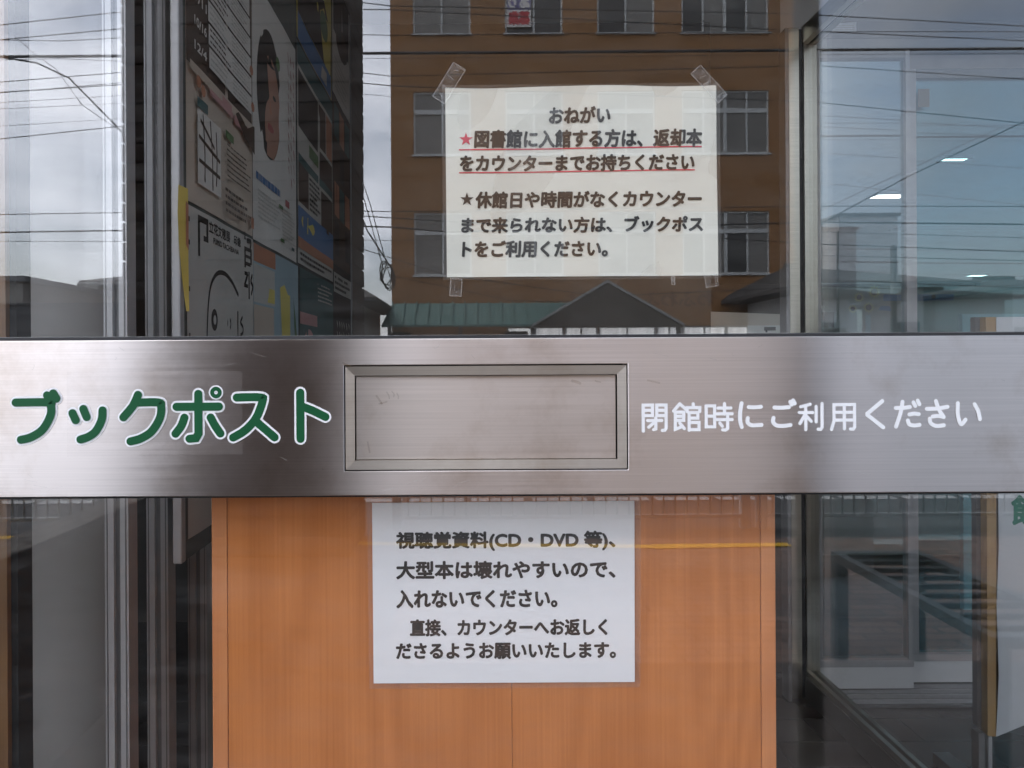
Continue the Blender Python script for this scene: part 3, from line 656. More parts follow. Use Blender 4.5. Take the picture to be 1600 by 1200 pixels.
# glazing of the front
win = thing('entrance_window', 'large front window of two clear panes above and below the steel band', 'window', (0.5, 0, 0))
ZB0, ZB1 = vz(773.5, G - 0.012), vz(528.5, G - 0.012)           # band bottom and top
zt = 3.02
boxobj('upper_pane', (FL, 0.0, ZB1 - 0.012), (FRt, 0.006, zt), M_glass, win)
boxobj('lower_pane', (FL, 0.0, 0.10), (FRt, 0.006, ZB0 + 0.012), M_glass, win)
q = MB()
q.box((FL - 0.06, -0.03, 0), (FL, 0.10, 3.07), M_frame); q.box((FRt, -0.03, 0), (FRt + 0.06, 0.10, 3.07), M_frame)
q.box((FL, -0.03, zt), (FRt, 0.10, 3.07), M_frame); q.box((FL, -0.03, 0), (FRt, 0.10, 0.10), M_frame)
q.build('frame', win)
q = MB(); q.box((FL, -0.003, ZB1 + 0.0005), (FRt, -0.0004, ZB1 + 0.0035), M_rubber); q.box((FL, 0.0065, ZB1 - 0.01), (FRt, 0.022, ZB1 + 0.0045), M_alud)
q.box((FL, -0.003, ZB0 - 0.003), (FRt, -0.0004, ZB0 - 0.0005), M_rubber); q.build('gasket', win)

# steel band with book slot
BF = -0.012                               # face of the band
YB = CD + BF
band = thing('steel_band', 'brushed stainless steel band across the glass with a book return slot', 'book return', (0.3, 0, ZB0))
sx0, sx1, sz1, sz0 = vx(537.5, YB), vx(980.5, YB), vz(570, YB), vz(735, YB)
q = MB()
gx, gz = [FL, sx0, sx1, FRt], [ZB0, sz0, sz1, ZB1]
for i in range(3):
    for j in range(3):
        if (i, j) != (1, 1): q.poly([(gx[i], BF, gz[j]), (gx[i + 1], BF, gz[j]), (gx[i + 1], BF, gz[j + 1]), (gx[i], BF, gz[j + 1])], M_band)
def walls(xa, xb, za, zb, xm, zm):
    for k in range(len(xm) - 1):
        for z_ in (za, zb): q.poly([(xm[k], BF, z_), (xm[k + 1], BF, z_), (xm[k + 1], 0.05, z_), (xm[k], 0.05, z_)], M_band)
    for k in range(len(zm) - 1):
        for x_ in (xa, xb): q.poly([(x_, BF, zm[k]), (x_, BF, zm[k + 1]), (x_, 0.05, zm[k + 1]), (x_, 0.05, zm[k])], M_band)
walls(FL, FRt, ZB0, ZB1, gx, gz); walls(sx0, sx1, sz0, sz1, gx[1:3], gz[1:3])
# brownish marks left on the flap and scratches on the band
M_stain = film_mat('brown_stain', 0.16, 0.4, 0.01, col=(0.30, 0.19, 0.08))
M_scr = film_mat('fine_scratch', 0.12, 0.3, 0.05, col=(0.85, 0.83, 0.80))
_rs = random.Random(8)
_fb = front_frame(CD + BF)
for k in range(46):
    u = _rs.uniform(10, 1590); v = _rs.choice((_rs.uniform(532, 566), _rs.uniform(738, 768), _rs.uniform(540, 765)))
    if 530 < u < 990 and 560 < v < 745: continue
    dx, dy = _rs.uniform(-26, 26), _rs.uniform(-9, 9)
    stroke(q, [(u, v), (u + dx * .5 + _rs.uniform(-2, 2), v + dy * .5), (u + dx, v + dy)], _rs.uniform(0.18, 0.42), _fb, M_scr, 0.00015, True)
for a_, b_ in (((1012, 596), (1030, 600)), ((1004, 640), (1016, 648)), ((536, 566), (546, 571))): stroke(q, [a_, b_], 1.4, _fb, M_stain, 0.00015)
o = q.build('face_plate', band)
bm = bmesh.new(); bm.from_mesh(o.data); bmesh.ops.remove_doubles(bm, verts=bm.verts, dist=1e-5); bmesh.ops.recalc_face_normals(bm, faces=bm.faces); bm.to_mesh(o.data); bm.free()
bv = o.modifiers.new('bevel', 'BEVEL'); bv.width = 0.0009; bv.segments = 2; bv.limit_method = 'ANGLE'
q = MB(); g = 0.0012; w_ = 0.0100; d1 = BF + 0.0005; d2 = BF + 0.0075
a0, a1, c0, c1 = sx0 + g, sx1 - g, sz0 + g, sz1 - g
oc = [(a0, d1, c0), (a1, d1, c0), (a1, d1, c1), (a0, d1, c1)]
w1 = w_
ic = [(a0 + w1, d1 + 0.0012, c0 + w1), (a1 - w1, d1 + 0.0012, c0 + w1), (a1 - w1, d1 + 0.0012, c1 - w1), (a0 + w1, d1 + 0.0012, c1 - w1)]
ib = [(p[0], d2 + 0.014, p[2]) for p in ic]; ob = [(p[0], d2 + 0.014, p[2]) for p in oc]
for i in range(4):
    j = (i + 1) % 4
    q.poly([oc[i], oc[j], ic[j], ic[i]], M_trim); q.poly([ic[i], ic[j], ib[j], ib[i]], M_trim); q.poly([ob[i], ob[j], oc[j], oc[i]], M_trim); q.poly([ib[i], ib[j], ob[j], ob[i]], M_trim)
q.build('slot_frame', band)
boxobj('slot_backing', (sx0 - 0.001, 0.014, sz0 - 0.001), (sx1 + 0.001, 0.016, sz1 + 0.001), M_rubber, band)
q = MB(); q.box((a0 + w1 + 0.0004, BF + 0.0065, c0 + w1 + 0.0003), (a1 - w1 - 0.0004, BF + 0.0105, c1 - w1 - 0.0006), M_flap)
YFp = CD + BF + 0.0065; _ff = front_frame(YFp); _rs = random.Random(5)
for a_, b_, w0 in (((588, 618), (596, 630), 1.6), ((592, 630), (604, 627), 1.2), ((604, 612), (608, 622), 1.0), ((612, 611), (615, 619), 1.0), ((620, 614), (622, 622), 1.0), ((894, 596), (906, 600), 2.2), ((930, 596), (938, 598), 1.2), ((574, 690), (577, 706), 1.4)):
    stroke(q, [a_, ((a_[0] + b_[0]) / 2 + _rs.uniform(-2, 2), (a_[1] + b_[1]) / 2), b_], w0, _ff, M_stain, 0.0002, True)
q.build('slot_flap', band, 0.0005)
# rounded green lettering with white outline
fr = front_frame(YB)
def zf(u, v, l=0.0): return fr(u / 2.0, 500 + v / 2.0, l)
BK = [([(50, 250), (150, 250), (160, 262), (158, 292), (134, 334), (98, 358), (66, 366)], 0), ([(148, 228), (158, 243)], 0), ([(167, 222), (177, 238)], 0),
      ([(227, 284), (237, 306)], 0), ([(261, 271), (271, 296)], 0), ([(321, 276), (318, 305), (300, 340), (276, 358), (252, 366)], 1),
      ([(432, 228), (416, 262), (386, 298)], 1), ([(424, 252), (494, 252), (504, 264), (500, 300), (474, 342), (440, 364), (408, 373)], 0),
      ([(552, 266), (684, 266)], 0), ([(620, 226), (620, 350), (612, 364), (592, 366)], 0), ([(576, 300), (566, 326), (548, 350)], 1), ([(658, 300), (672, 326), (688, 350)], 1),
      ([(740, 238), (812, 238), (820, 250), (800, 302), (766, 340), (728, 363)], 0), ([(796, 310), (826, 336), (857, 363)], 1),
      ([(938, 224), (938, 368)], 0), ([(946, 268), (980, 282), (1016, 300)], 1)]
q = MB()
for p_, s_ in BK: stroke(q, p_, 18.8, zf, M_white, 0.0003, s_ == 1 or len(p_) > 4)
ring = [(675 + 12 * math.cos(2 * math.pi * k / 20), 222 + 12 * math.sin(2 * math.pi * k / 20)) for k in range(20)]
for p_ in (ring,): stroke(q, p_, 10.5, zf, M_white, 0.0003, False, True)
q.build('green_lettering_outline', band)
q = MB()
for p_, s_ in BK: stroke(q, p_, 12.8, zf, M_green, 0.0008, s_ == 1 or len(p_) > 4)
stroke(q, ring, 6.2, zf, M_green, 0.0008, False, True)
q.build('green_lettering', band)
# rounded white lettering
KJ = {
 '閉': [(0, [(8, 100), (8, 6), (42, 6), (42, 44), (8, 44)]), (0, [(8, 25), (42, 25)]), (0, [(58, 44), (58, 6), (92, 6), (92, 90), (87, 97), (78, 98)]), (0, [(58, 25), (92, 25)]), (0, [(58, 44), (92, 44)]), (0, [(24, 62), (76, 62)]), (0, [(54, 52), (54, 92), (46, 95)]), (0, [(52, 66), (28, 86)])],
 '館': [(0, [(26, 2), (4, 28)]), (0, [(26, 2), (46, 20)]), (0, [(10, 32), (40, 32), (40, 62), (10, 62)]), (0, [(10, 47), (40, 47)]), (0, [(10, 32), (10, 94), (30, 86)]), (0, [(26, 72), (42, 92)]), (0, [(74, 2), (74, 14)]), (0, [(52, 30), (52, 16), (97, 16), (97, 30)]), (0, [(59, 98), (59, 34), (90, 34), (90, 54), (59, 54)]), (0, [(59, 70), (94, 70), (94, 96), (59, 96)])],
 '時': [(0, [(6, 10), (36, 10), (36, 86), (6, 86), (6, 10)]), (0, [(6, 47), (36, 47)]), (0, [(71, 2), (71, 40)]), (0, [(48, 18), (94, 18)]), (0, [(44, 39), (98, 39)]), (0, [(44, 60), (98, 60)]), (0, [(82, 44), (82, 92), (74, 98), (64, 97)]), (0, [(54, 72), (63, 84)])],
 'に': [(1, [(14, 8), (8, 40), (8, 72), (14, 94)]), (1, [(42, 22), (66, 23), (90, 21)]), (1, [(38, 62), (38, 78), (54, 88), (92, 87)])],
 'ご': [(1, [(18, 24), (48, 25), (78, 23)]), (1, [(14, 62), (12, 76), (26, 89), (54, 91), (84, 88)]), (0, [(84, 4), (90, 14)]), (0, [(96, -1), (102, 10)])],
 '利': [(0, [(46, 6), (8, 15)]), (0, [(2, 36), (56, 36)]), (0, [(28, 13), (28, 98)]), (0, [(27, 40), (4, 76)]), (0, [(30, 48), (50, 68)]), (0, [(70, 14), (70, 70)]), (0, [(94, 4), (94, 90), (88, 97), (78, 97)])],
 '用': [(0, [(2, 98), (12, 66), (12, 8), (90, 8), (90, 90), (85, 97), (74, 97)]), (0, [(12, 36), (90, 36)]), (0, [(12, 64), (90, 64)]), (0, [(51, 8), (51, 96)])],
 'く': [(0, [(85, 3), (16, 48), (16, 53), (88, 98)])],
 'だ': [(1, [(6, 28), (34, 28), (60, 25)]), (1, [(32, 6), (24, 46), (6, 96)]), (1, [(58, 52), (76, 49), (94, 51)]), (1, [(52, 74), (58, 88), (76, 92), (97, 90)]), (0, [(74, 8), (81, 21)]), (0, [(90, 2), (97, 15)])],
 'さ': [(1, [(6, 32), (48, 31), (92, 25)]), (1, [(44, 4), (56, 34), (76, 62)]), (1, [(76, 62), (54, 58), (30, 60)]), (1, [(18, 68), (22, 84), (44, 94), (76, 92)])],
 'い': [(1, [(8, 12), (8, 54), (20, 88), (38, 72)]), (1, [(74, 16), (88, 40), (95, 70)])]}
cells = [('閉', 402, 487), ('館', 500, 588), ('時', 600, 688), ('に', 705, 784), ('ご', 805, 880), ('利', 895, 972), ('用', 995, 1077), ('く', 1098, 1166), ('だ', 1193, 1274), ('さ', 1290, 1365), ('い', 1385, 1464)]
q = MB()
for ch, u0, u1 in cells:
    h0, h1 = (264, 350) if ch in '閉館時利用' else (258, 344)
    for s_, p_ in KJ[ch]:
        stroke(q, [(1600 + u0 + (u1 - u0) * a / 100, h0 + (h1 - h0) * b / 100) for a, b in p_], 5.0 if ch in '閉館時利用' else 6.2, zf, M_white, 0.0003, s_ == 1)
q.build('white_lettering', band)
q = MB(); q.poly([fr(104, 577, 0.0001), fr(104, 710, 0.0001), fr(538, 706, 0.0001) if False else fr(378, 708, 0.0001), fr(378, 578, 0.0001)], M_patch); q.build('clear_sticker', band)

# ================================================================== NOTICES
def tape(t, px, py, w, h, ang, Y):
    a = R(ang); q = MB(); fr = front_frame(Y); n = 5
    def pt(i, j):
        u = (i / n - 0.5) * w; v = (j - 0.5) * h
        return fr(px + u * math.cos(a) - v * math.sin(a), py + u * math.sin(a) + v * math.cos(a), 0.0002 + 0.0003 * (i % 2))
    for i in range(n): q.poly([pt(i, 0), pt(i + 1, 0), pt(i + 1, 1), pt(i, 1)], M_tape)
    def edge(a_, b_, w_=0.7):
        (u0, v0), (u1, v1) = a_, b_; d = Vector((u1 - u0, v1 - v0)).normalized(); nx, ny = -d.y * w_, d.x * w_
        def g_(u, v): return fr(px + u * math.cos(a) - v * math.sin(a), py + u * math.sin(a) + v * math.cos(a), 0.0009)
        q.poly([g_(u0 - nx, v0 - ny), g_(u1 - nx, v1 - ny), g_(u1 + nx, v1 + ny), g_(u0 + nx, v0 + ny)], M_tedge)
    rr = random.Random(int(px)); hw, hh = w / 2, h / 2
    c_ = [(-hw, -hh), (hw, -hh), (hw, hh), (-hw, hh)]
    for i in range(4): edge(c_[i], c_[(i + 1) % 4])
    for i in range(max(2, int(w / 9))):
        u = -hw + w * rr.random(); edge((u, -hh * rr.random()), (u + 5 * rr.uniform(-1, 1), hh * rr.random()), 0.5)
    q.build('tape_strip', t)
YN = CD + 0.0095
nt_ = thing('paper_notice', 'cream laminated notice with black and red Japanese text taped behind the upper glass', 'notice', P(911, 433, YN))
_f0 = front_frame(YN)
def frn(u, v, l=0.0): return _f0(u, v, l + 0.0011 * math.sin(u / 61.0 + 0.6) * math.cos(v / 83.0) + 0.0006 * math.sin(u / 23.0 + v / 40.0))
q = MB(); N = 32
top = [(698 + (1121 - 698) * i / N, 137 - 2.2 * i / N + 1.5 * math.sin(i * 0.275)) for i in range(N + 1)]
bot = [(699 + (1123 - 699) * i / N, 433 - 0.6 * i / N) for i in range(N + 1)]
K = 24
def sp(i, j, l=0.0):
    f = j / K; return frn(top[i][0] * (1 - f) + bot[i][0] * f, top[i][1] * (1 - f) + bot[i][1] * f, l)
for i in range(N):
    for j in range(K):
        q.poly([sp(i, j), sp(i, j + 1), sp(i + 1, j + 1), sp(i + 1, j)], M_paper, True)
        q.poly([sp(i, j, -0.0006), sp(i + 1, j, -0.0006), sp(i + 1, j + 1, -0.0006), sp(i, j + 1, -0.0006)], M_paper, True)
q.build('sheet', nt_, 0, True)
q = MB(); q.poly([frn(693, 133, -0.0008), frn(693, 437, -0.0008), frn(1128, 437, -0.0008), frn(1127, 131, -0.0008)], M_film); q.build('laminate', nt_)
q = MB(); b_ = 1.15
for s_, x0, x1, y0, y1 in (('おねがい', 860, 956, 167, 194), ('図書館に入館する方は、返却本', 743, 1099, 203, 232), ('をカウンターまでお持ちください', 720, 1087, 242, 269),
                           ('休館日や時間がなくカウンター', 744, 1098, 299, 326), ('まで来られない方は、ブックポス', 722, 1100, 339, 365), ('トをご利用ください。', 723, 951, 376, 403)):
    tpix(q, s_, YN, x0, x1, y0, y1, M_ink, b_, 0.0006, 0.06, frn)
star(q, 731, 312, 11, frn, M_ink, 0.0006)
q.build('lettering', nt_)
q = MB(); star(q, 730, 218, 11, frn, M_red, 0.0006); q.build('red_star', nt_)
for a, b in (((719, 234.2), (1098, 231.2)), ((719, 270.2), (1087, 267.5))):
    q = MB(); NN = 60
    for i in range(NN):
        u0, u1 = a[0] + (b[0] - a[0]) * i / NN, a[0] + (b[0] - a[0]) * (i + 1) / NN; v0, v1 = a[1] + (b[1] - a[1]) * i / NN, a[1] + (b[1] - a[1]) * (i + 1) / NN
        q.poly([frn(u0, v0 - 1, 0.0006), frn(u0, v0 + 1, 0.0006), frn(u1, v1 + 1, 0.0006), frn(u1, v1 - 1, 0.0006)], M_red)
    q.build('red_underline', nt_)
tape(nt_, 704, 130, 62, 22, -58, YN - 0.001); tape(nt_, 1110, 134, 62, 20, 48, YN - 0.001); tape(nt_, 713, 449, 18, 27, 3, YN - 0.001); tape(nt_, 1112, 441, 19, 18, -8, YN - 0.001); tape(nt_, 1052, 440, 5, 12, 0, YN - 0.001)

# wooden book cabinet behind the lower glass
YC = 0.935
cab = thing('book_cabinet', 'orange wood grain cabinet behind the lower glass under the book slot', 'cabinet', P(770, 1200, YC))
cx0, cx1 = vx(329, YC), vx(1210, YC); ctop = 1.12
boxobj('carcass', (cx0 + 0.002, YC - CD + 0.02, 0.0), (cx1 - 0.002, YC - CD + 0.42, ctop), M_wood, cab)
for a_, b_ in ((354, 796.6), (797.2, 1186)): boxobj('front_panel', (vx(a_, YC), YC - CD, 0.0), (vx(b_, YC), YC - CD + 0.0195, ctop), M_wood, cab, 0.0006)
boxobj('edge_trim', (cx0, YC - CD, 0.0), (vx(353, YC), YC - CD + 0.0195, ctop), M_woodtrim, cab, 0.001)
boxobj('edge_trim', (vx(1187, YC), YC - CD, 0.0), (cx1, YC - CD + 0.0195, ctop), M_woodtrim, cab, 0.001)

YN2 = YC - 0.004
n2 = thing('paper_notice', 'white laminated notice with five lines of black text on the orange cabinet', 'notice', P(785, 1067, YN2))
fr2 = front_frame(YN2)
q = MB(); q.poly([fr2(580, 785), fr2(581, 1067), fr2(989, 1067), fr2(990, 784)], M_paperw); q.poly([fr2(580, 785, -0.0006), fr2(990, 784, -0.0006), fr2(989, 1067, -0.0006), fr2(581, 1067, -0.0006)], M_paperw); q.build('sheet', n2)
q = MB(); q.poly([fr2(572, 770, -0.001), fr2(574, 1076, -0.001), fr2(998, 1076, -0.001), fr2(1001, 769, -0.001)], M_film)
for i in range(26):                      # scuffed lower edge of the laminate pouch
    u = 576 + random.random() * 420; q.poly([fr2(u, 1069, 0.0001), fr2(u + 4 + random.random() * 6, 1068.6, 0.0001), fr2(u + 8, 1070, 0.0001)], M_tape)
q.build('laminate', n2)
q = MB()
for s_, x0, x1, y0, y1, b_ in (('視聴覚資料(CD・DVD 等)、', 617, 960, 830, 861, 1.2), ('大型本は壊れやすいので、', 617, 960, 876, 905, 1.2), ('入れないでください。', 617, 869, 921, 950, 1.2), ('直接、カウンターへお返しく', 638, 947, 967, 994, 1.12), ('ださるようお願いいたします。', 616, 960, 1004, 1030, 1.12)):
    tpix(q, s_, YN2, x0, x1, y0, y1, M_ink, b_, 0.0003)
q.build('lettering', n2)

# ================================================================== LEFT: SLIDING DOORS, NOTICE BOARD, POSTERS
def sash(x1, Y, label):
    y = Y - CD; t = thing('sliding_door', label, 'door', (x1 - 0.4, y, 0), 'aluminium sliding doors stacked at the left')
    q = MB(); k = 0.0385
    q.box((x1 - k, y, 0.02), (x1 - k + 0.0145, y + 0.035, 2.6), M_alu); q.box((x1 - 0.0135, y, 0.02), (x1, y + 0.035, 2.6), M_alu); q.box((x1 - k + 0.0145, y + 0.008, 0.02), (x1 - 0.0135, y + 0.027, 2.6), M_alud)
    q.box((x1 - k + 0.003, y - 0.0012, 0.02), (x1 - k + 0.0045, y - 0.0001, 2.6), M_alud); q.box((x1 - 0.005, y - 0.0012, 0.02), (x1 - 0.0035, y - 0.0001, 2.6), M_alud)
    q.build('stile', t)
    boxobj('stile', (x1 - 0.96, y, 0.02), (x1 - 0.92, y + 0.035, 2.6), M_alu, t)
    boxobj('rail', (x1 - 0.92, y + 0.002, 0.02), (x1 - k, y + 0.033, 0.10), M_alu, t); boxobj('rail', (x1 - 0.92, y + 0.002, 2.55), (x1 - k, y + 0.033, 2.6), M_alu, t)
    boxobj('glass_pane', (x1 - 0.92, y + 0.015, 0.10), (x1 - k, y + 0.019, 2.55), M_sglass, t)
sash(vx(199, 1.30), 1.30, 'aluminium sliding door farthest left of the stacked three')
sash(vx(261, 1.42), 1.42, 'aluminium sliding door in the middle of the stacked three')
sash(vx(321, 1.62), 1.62, 'aluminium sliding door nearest the notice board')
t = thing('door_pocket_panel', 'tall smooth grey panel behind the glass of the first sliding door at the far left', 'panel', (-0.75, 0.5, 0))
boxobj('board', (vx(-150, 1.38), 1.38 - CD, 0.02), (vx(192, 1.38), 1.40 - CD, 2.6), M_grey, t); boxobj('skirting', (vx(-150, 1.38), 1.372 - CD, 0.0), (vx(192, 1.38), 1.379 - CD, 0.07), M_alud, t)
t = thing('wooden_jamb', 'brown wooden jamb at the far left edge behind the glass', 'jamb', (-0.72, 0.3, 0))
boxobj('post', (vx(-60, 1.2), 1.2 - CD, 0), (vx(9, 1.2), 1.2 - CD + 0.06, 2.62), M_woodbrown, t); boxobj('strip', (vx(9, 1.2) + 0.0005, 1.2 - CD + 0.01, 0), (vx(20, 1.2), 1.2 - CD + 0.05, 2.62), M_dark, t)

BX = -0.50; bY0, bY1 = 1.385, 3.335
t = thing('notice_board', 'tall notice board covered with posters standing behind the left glass', 'notice board', (BX - 0.02, bY0 - CD + 0.9, 0))
M_felt = mat('board_felt', (0.10, 0.11, 0.10), 0.9, 0, 0.1, 40)
boxobj('panel', (BX - 0.012, bY0 - CD, 0.80), (BX, bY1 - CD, 2.60), M_felt, t)
boxobj('edge_post', (BX - 0.012, bY0 - CD - 0.022, 0.80), (BX + 0.004, bY0 - CD - 0.0005, 2.60), M_alu, t, 0.003)
boxobj('edge_post', (BX - 0.016, bY1 - CD + 0.0005, 0.0), (BX + 0.004, bY1 - CD + 0.022, 2.60), M_alud, t, 0.003)
pc = {}
def col(n, c): return mat('print_' + n, tuple(min(0.85, 1.25 * (0.72 * x + 0.28 * sum(c) / 3 * k)) for x, k in zip(c, (1.08, 1.0, 0.88))), 0.5, 0, 0.05, 9, coat=0.3)
cb, cw, cbr, cor, cgr, cpk, cye, cbl, cte, cdk, csk, cgy, cln, cpi = col('beige', (0.52, 0.43, 0.34)), col('white', (0.62, 0.61, 0.58)), col('brown', (0.07, 0.04, 0.025)), col('orange', (0.5, 0.17, 0.07)), col('green', (0.08, 0.2, 0.06)), col('pink', (0.55, 0.25, 0.25)), col('yellow', (0.70, 0.58, 0.05)), col('blue', (0.03, 0.17, 0.42)), col('teal', (0.03, 0.12, 0.13)), col('dark', (0.03, 0.028, 0.026)), col('skin', (0.42, 0.19, 0.12)), col('grey', (0.46, 0.46, 0.43)), col('sky', (0.26, 0.42, 0.50)), col('red', (0.42, 0.06, 0.06))
class Poster(MB):
    def __init__(s, Y0, Y1, z0, z1, base, seed=1):
        super().__init__(); s.Y0, s.Y1, s.z0, s.z1 = Y0, Y1, z0, z1; s.n = 0; s.rng = random.Random(seed)
        N = 8
        for i in range(N):
            a, b = i / N, (i + 1) / N
            s.poly([s.fr(a, 0), s.fr(b, 0), s.fr(b, 1), s.fr(a, 1)], base, True)
            s.poly([s.fr(a, 0, -0.0006), s.fr(a, 1, -0.0006), s.fr(b, 1, -0.0006), s.fr(b, 0, -0.0006)], base, True)
    def fr(s, u, v, l=0.0):
        curl = 0.0025 + 0.0011 * math.sin(u * 7 + s.Y0 * 9) + 0.0005 * math.sin(u * 17 + v * 2)
        return Vector((BX + curl + l, s.Y0 - CD + u * (s.Y1 - s.Y0), s.z0 + v * (s.z1 - s.z0)))
    def rect(s, u0, u1, v0, v1, m):
        s.n += 1; l = 0.0004 + s.n * 0.00002; k = max(1, int((u1 - u0) * 8))
        for i in range(k):
            a = u0 + (u1 - u0) * i / k; b = u0 + (u1 - u0) * (i + 1) / k
            s.poly([s.fr(a, v0, l), s.fr(b, v0, l), s.fr(b, v1, l), s.fr(a, v1, l)], m)
    def shape(s, pts, m):
        s.n += 1; l = 0.0004 + s.n * 0.00002; c = (sum(p[0] for p in pts) / len(pts), sum(p[1] for p in pts) / len(pts))
        for i in range(len(pts)): s.poly([s.fr(*c, l), s.fr(*pts[i], l), s.fr(*pts[(i + 1) % len(pts)], l)], m)
    def ell(s, cu, cv, ru, rv, m, n=28, dent=0.0):
        s.shape([(cu + ru * math.cos(2 * math.pi * k / n), cv + rv * math.sin(2 * math.pi * k / n)) for k in range(n)], m)
    def lines(s, u0, u1, v0, v1, n, m, h=0.45):
        for i in range(n):
            v = v1 - (v1 - v0) * (i + 0.5) / n; dv = (v1 - v0) / n * h / 2; u = u0; e = u1 - (u1 - u0) * s.rng.random() * 0.35
            while u < e:
                w = 0.015 + s.rng.random() * 0.05; s.rect(u, min(u + w, e), v - dv, v + dv, m); u += w + 0.008
    def vlines(s, u0, u1, v0, v1, n, m):
        for i in range(n):
            u = u0 + (u1 - u0) * (i + 0.5) / n; v = v1
            while v > v0:
                h = 0.02 + s.rng.random() * 0.03; du = (u1 - u0) / n * 0.22; k = s.rng.random()
                s.shape([(u - du, v), (u - du * 0.4, v + 0.004), (u + du, v - h * (0.3 + 0.6 * k)), (u + du * 0.6, v - h)], m); v -= h + 0.02
    def words(s, body, u0, u1, v0, v1, m, bold=0.0, size=None):
        s.n += 1
        text(s, body, lambda u, v, l: s.fr(u, v, l), u0, u1, v0, v1, m, bold or (v1 - v0) * 0.035, 0.0004 + s.n * 0.00002)
    def arc(s, pts, w, m):
        s.n += 1; stroke(s, pts, w, s.fr, m, 0.0004 + s.n * 0.00002, True)
    def done(s, label): return tag(s.build('poster'), label, 'poster', 'posters pinned to the notice board')
# 1 beige schedule
p = Poster(1.40, 1.822, 1.432, 2.05, cb, 3)
p.rect(0.0, 0.99, 0.40, 1.0, cbr)
for i in range(9):
    v1 = 0.985 - i * 0.072 + 0.02; v0 = v1 - 0.062
    if v0 < 0.40: break
    p.rect(0.25, 0.95, v0, v1, cw); p.lines(0.27, 0.60, v0 + 0.004, v1 - 0.003, 3, cgy if i % 2 else cbr, 0.35); p.lines(0.62, 0.93, v0 + 0.004, v1 - 0.003, 4, cgy, 0.4)
for i, s_ in enumerate(('6/21', '8/21', '9/11', '10/16', '12/4')): p.words(s_, 0.05, 0.21, 0.66 - (i - 1) * 0.072, 0.688 - (i - 1) * 0.072, cw)
p.rect(0.0, 0.99, 0.375, 0.402, cb); p.rect(0.25, 0.62, 0.355, 0.395, cpk); p.rect(0.64, 0.86, 0.345, 0.385, cpk); p.shape([(0.6, 0.40), (0.99, 0.40), (0.99, 0.30), (0.8, 0.33)], cbr)
for c_ in ((0.10, 0.36), (0.16, 0.345), (0.94, 0.60), (0.96, 0.47)): p.ell(c_[0], c_[1], 0.03, 0.018, cor, 10)
p.rect(0.08, 0.22, 0.285, 0.315, cte); p.rect(0.08, 0.40, 0.06, 0.28, cw)
for a, b in (((0.15, 0.27), (0.17, 0.08)), ((0.10, 0.20), (0.38, 0.17)), ((0.25, 0.27), (0.28, 0.07)), ((0.10, 0.13), (0.38, 0.12)), ((0.33, 0.25), (0.33, 0.09)), ((0.12, 0.25), (0.3, 0.2))): p.arc([a, ((a[0] + b[0]) / 2 + 0.01, (a[1] + b[1]) / 2), b], 0.006, cbr)
p.rect(0.48, 0.62, 0.27, 0.295, cgr); p.lines(0.50, 0.95, 0.14, 0.26, 7, cbr, 0.3); p.lines(0.46, 0.92, 0.02, 0.11, 4, cbr, 0.45); p.rect(0.9, 0.95, 0.02, 0.06, cor)
p.done('beige event schedule poster with brown date column, uppermost nearest the glass')
# 2 drawing exhibition
p = Poster(1.40, 1.825, 0.835, 1.425, cgy, 4)
def w_(v): return 0.66 + (v - 0.36) * 0.58
def rc(u0, u1, v0, v1): p.rect(u0, u1, w_(v0), w_(v1), cdk)
p.words('立花文穂展', 0.27, 0.60, 0.945, 0.985, cdk); p.words('印象', 0.66, 0.78, 0.945, 0.982, cdk); p.words('FUMIO TACHIBANA', 0.33, 0.74, 0.915, 0.935, cdk)
rc(0.13, 0.155, 0.70, 0.92); rc(0.13, 0.26, 0.885, 0.92); rc(0.235, 0.26, 0.80, 0.90); rc(0.20, 0.26, 0.79, 0.82)
p.arc([(0.23, 0.40), (0.235, 0.60), (0.27, 0.75), (0.36, 0.815), (0.50, 0.83), (0.62, 0.81), (0.72, 0.77)], 0.008, cdk)
for cu, cv, r in ((0.34, 0.665, 0.045), (0.58, 0.66, 0.03)): p.ell(cu, cv, r, r * 0.8, cdk); p.ell(cu + 0.005, cv, r * 0.45, r * 0.35, cgy)
p.rect(0.71, 0.725, 0.62, 0.71, cdk); p.arc([(0.79, 0.69), (0.76, 0.67), (0.80, 0.655), (0.80, 0.635), (0.76, 0.625)], 0.006, cdk)
rc(0.84, 0.865, 0.74, 0.87); rc(0.84, 0.97, 0.85, 0.875); rc(0.84, 0.97, 0.805, 0.825); rc(0.945, 0.97, 0.77, 0.86); rc(0.84, 0.95, 0.755, 0.78)
rc(0.84, 0.90, 0.69, 0.715); p.shape([(0.88, w_(0.70)), (0.91, w_(0.70)), (0.86, w_(0.63)), (0.83, w_(0.63))], cdk); rc(0.83, 0.90, 0.61, 0.635); rc(0.91, 0.93, 0.54, 0.72); p.arc([(0.97, w_(0.70)), (0.95, w_(0.66)), (0.98, w_(0.63)), (0.96, w_(0.58))], 0.008, cdk)
rc(0.84, 0.86, 0.92, 0.97); p.arc([(0.89, 0.985), (0.95, 0.985), (0.94, 0.96)], 0.01, cdk)
for v in (0.95, 0.88, 0.74, 0.60, 0.40): p.rect(0.01, 0.025, v, v + 0.015, cdk)
for cu, cv, r in ((0.30, 0.22, 0.05), (0.62, 0.20, 0.04)): p.ell(cu, cv, r, r * 0.8, cdk)
p.done('grey white exhibition poster with sparse black line drawing, lower nearest the glass')
